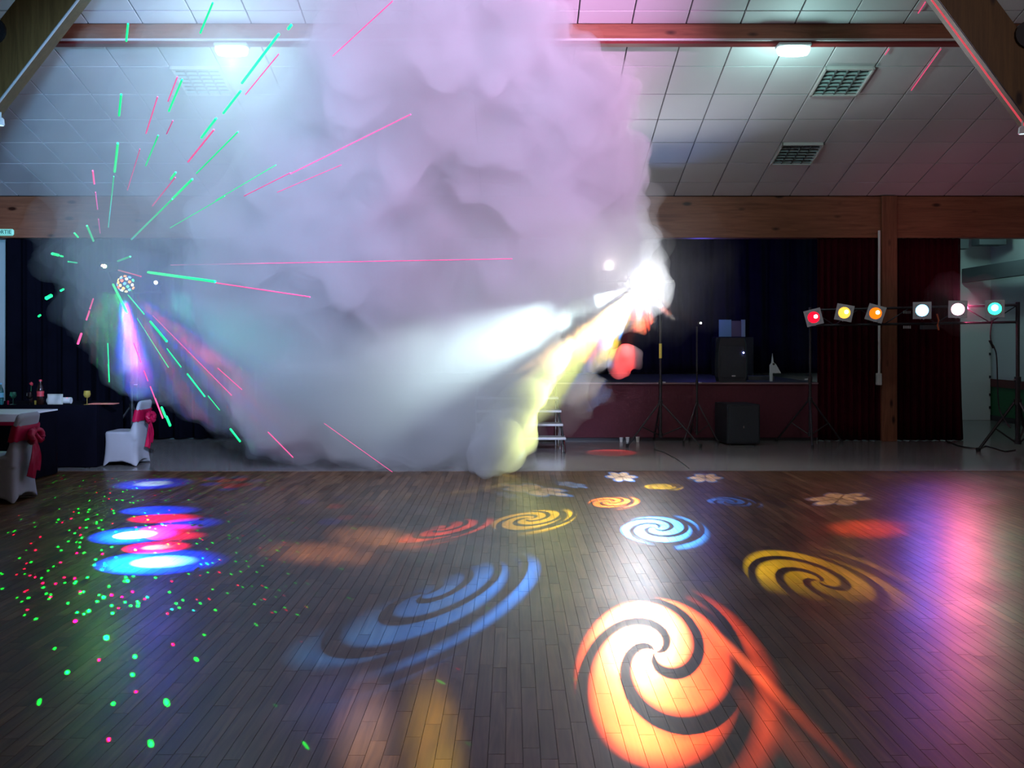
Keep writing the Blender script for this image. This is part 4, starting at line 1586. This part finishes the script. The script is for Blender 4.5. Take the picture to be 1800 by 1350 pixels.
def smoke_mat(name, dens, col=(1, 1, 1), g=.25):
    m = bpy.data.materials.new(name)
    m.use_nodes = True
    nt = m.node_tree
    nt.nodes.clear()
    o = nt.nodes.new('ShaderNodeOutputMaterial')
    v = nt.nodes.new('ShaderNodeVolumeScatter')
    v.inputs['Color'].default_value = (*col, 1)
    v.inputs['Density'].default_value = dens
    v.inputs['Anisotropy'].default_value = g
    nt.links.new(v.outputs[0], o.inputs['Volume'])
    m.cycles.homogeneous_volume = True
    return m


def inside(poly, x, y):
    n = len(poly)
    c = False
    j = n - 1
    for i in range(n):
        xi, yi = poly[i]
        xj, yj = poly[j]
        if (yi > y) != (yj > y) and x < (xj - xi) * (y - yi) / (yj - yi) + xi:
            c = not c
        j = i
    return c


def dist(poly, x, y):
    best = 1e9
    n = len(poly)
    for i in range(n):
        ax, ay = poly[i]
        bx_, by_ = poly[(i + 1) % n]
        dx, dy = bx_ - ax, by_ - ay
        t = max(0, min(1, ((x - ax) * dx + (y - ay) * dy) / (dx * dx + dy * dy + 1e-9)))
        best = min(best, math.hypot(x - ax - t * dx, y - ay - t * dy))
    return best


def Ysm(py):
    return float(np.interp(py, [-100, 80, 300, 600, 830], [8.3, 8.75, 10.1, 11.4, 10.7]))


def smoke_cloud(name, poly, n, rmin, rmax, thick, voxel, m, seed, Yf=Ysm, disp=.12, parent=None, extra=()):
    r = random.Random(seed)
    xs = [p[0] for p in poly]
    ys = [p[1] for p in poly]
    bm = bmesh.new()

    def ball(px, py, Y, rp):
        c = P(px, py, Y)
        rad = rp * Y / F
        bmesh.ops.create_icosphere(bm, subdivisions=2, radius=rad, matrix=Matrix.Translation(c))
    k = 0
    tries = 0
    while k < n and tries < n * 60:
        tries += 1
        x = r.uniform(min(xs), max(xs))
        y = r.uniform(min(ys), max(ys))
        if not inside(poly, x, y):
            continue
        d = dist(poly, x, y)
        if d < rmin:
            continue
        rp = min(d * 1.02, rmax) * (1 if d < rmax else r.uniform(.7, 1.0))
        if d > rmax * 1.6 and r.random() < .5:
            continue
        off = thick * min(d / (rmax * 1.3), 1)
        near_shift = 1.6 * min(max((420 - x) / 300, 0), 1) * min(max((y - 200) / 150, 0), 1) if Yf is Ysm else 0
        ball(x, y, Yf(y) - near_shift + r.uniform(-1, 1) * off, rp)
        k += 1
    for q in extra:
        ball(*q)
    me = bpy.data.meshes.new(name)
    bm.to_mesh(me)
    bm.free()
    o = bpy.data.objects.new(name, me)
    COL.objects.link(o)
    a = o.modifiers.new('r', 'REMESH')
    a.mode = 'VOXEL'
    a.voxel_size = voxel
    b = o.modifiers.new('s', 'SMOOTH')
    b.iterations = 3
    b.factor = .6
    apply_mods(o)
    me = o.data
    nv = len(me.vertices)
    co = np.empty(nv * 3, np.float32)
    no = np.empty(nv * 3, np.float32)
    me.vertices.foreach_get('co', co)
    me.vertex_normals.foreach_get('vector', no)
    co = co.reshape(-1, 3)
    no = no.reshape(-1, 3)
    if disp:
        dv = np.array([mnoise.fractal(Vector(c) * 2.2, .8, 2.1, 6) for c in co.tolist()], np.float32)
        co += no * (dv[:, None] * disp)
    me.vertices.foreach_set('co', co.ravel())
    me.update()
    a = o.modifiers.new('r', 'REMESH')
    a.mode = 'VOXEL'
    a.voxel_size = voxel * .8
    apply_mods(o)
    o.data.materials.clear()
    o.data.materials.append(m)
    if parent:
        o.parent = parent
    return o


OUT = [(470, 822), (400, 772), (330, 735), (265, 700), (205, 665), (160, 615), (118, 540), (80, 470), (92, 410), (78, 350), (60, 250), (100, 180), (140, 95), (215, 45), (330, 5), (430, -60), (600, -110),
       (900, -110), (985, 0), (1015, 55), (1090, 90), (1125, 150), (1140, 210), (1132, 290), (1152, 345), (1160, 420), (1172, 470), (1150, 545), (1120, 590), (1060, 640), (1075, 700), (1020, 745), (960, 735), (930, 790), (900, 838), (820, 845),
       (770, 822), (700, 828), (620, 820), (560, 828)]
sm = smoke_cloud('stage_smoke', OUT, 520, 10, 120, .9, .075, smoke_mat('smoke_thin', .23), 5, disp=.30)
tag(sm, 'huge billowing cloud of stage smoke lit pink, blue and white', 'smoke', kind='stuff')
CORE = [(500, 822), (435, 785), (415, 730), (390, 660), (350, 560), (330, 470), (340, 380), (400, 300), (430, 200), (500, 120), (560, 40), (640, -90), (900, -100), (975, 5), (1010, 70), (1080, 110), (1118, 170), (1120, 290), (1140, 360), (1148, 440), (1110, 520),
        (1000, 570), (985, 650), (955, 700), (935, 760), (890, 815), (820, 828), (740, 812), (650, 824), (580, 822)]
c1 = smoke_cloud('dense_core', CORE, 330, 12, 110, .55, .085, smoke_mat('smoke_dense', 1.1), 9, disp=.22, parent=sm)
# smoke lit close to the fixtures
VEIL = [(450, 812), (400, 750), (370, 690), (330, 600), (310, 520), (290, 430), (230, 330), (190, 220), (240, 130), (330, 60), (450, 0), (560, -60), (700, -90), (800, 100), (800, 400), (760, 640), (720, 800), (560, 818)]
c9 = smoke_cloud('middle_veil', VEIL, 160, 12, 110, .5, .085, smoke_mat('smoke_veil', .35), 31, disp=.30, parent=sm)
RIM = [(760, 60), (830, -60), (900, -100), (985, 0), (1015, 55), (1090, 90), (1125, 150), (1140, 210), (1132, 290), (1152, 345), (1160, 420), (1120, 440), (1040, 400), (960, 330), (880, 220), (800, 140)]
c6 = smoke_cloud('billowing_edge', RIM, 150, 8, 55, .35, .055, smoke_mat('smoke_rim', 2.2), 14, disp=.20, parent=sm)
HAZ = [(1120 + 190 * math.cos(a) * (1 + .15 * math.sin(3 * a)), 470 + 170 * math.sin(a) * (1 + .15 * math.cos(2 * a))) for a in [k * math.pi / 9 for k in range(18)]]
c7 = smoke_cloud('thin_haze', HAZ, 40, 20, 90, .3, .08, smoke_mat('smoke_haze', .022), 15, Yf=lambda y: 12.6, disp=.2, parent=sm)  # haze partly real, partly added to give the main lamp its halo
BHZ = [(1690 + 85 * math.cos(a) * (1 + .2 * math.sin(3 * a)), 535 + 60 * math.sin(a)) for a in [k * math.pi / 9 for k in range(18)]]
c8 = smoke_cloud('bar_haze', BHZ, 24, 8, 40, .15, .05, smoke_mat('smoke_bar', .14), 16, Yf=lambda y: 12.75, disp=.12, parent=sm)
YEL = [(1010, 560), (1022, 590), (1000, 640), (965, 690), (950, 730), (945, 790), (905, 838), (850, 850), (815, 838), (822, 770), (860, 710), (905, 660), (950, 600), (985, 560)]
c2 = smoke_cloud('rising_plume', YEL, 90, 6, 40, .25, .05, smoke_mat('smoke_plume', 2.6), 21, Yf=lambda y: 12.2 - (y - 560) / 290 * 2.3, disp=.08, parent=sm)
LAM = [(1060, 400), (1090, 370), (1120, 375), (1150, 400), (1172, 450), (1190, 500), (1175, 545), (1130, 570), (1080, 560), (1040, 590), (1020, 560), (1040, 500), (1030, 450)]
c3 = smoke_cloud('lamp_haze', LAM, 60, 8, 60, .35, .05, smoke_mat('smoke_lamp', .38), 22, Yf=lambda y: 12.75, disp=.08, parent=sm)
REDP = [(1062, 632), (1075, 610), (1100, 603), (1125, 612), (1138, 632), (1132, 652), (1108, 662), (1085, 668), (1068, 655)]
c4 = smoke_cloud('small_puff', REDP, 50, 3, 12, .12, .03, smoke_mat('smoke_puff', 3.0), 23, Yf=lambda y: 12.75, disp=.05, parent=sm)
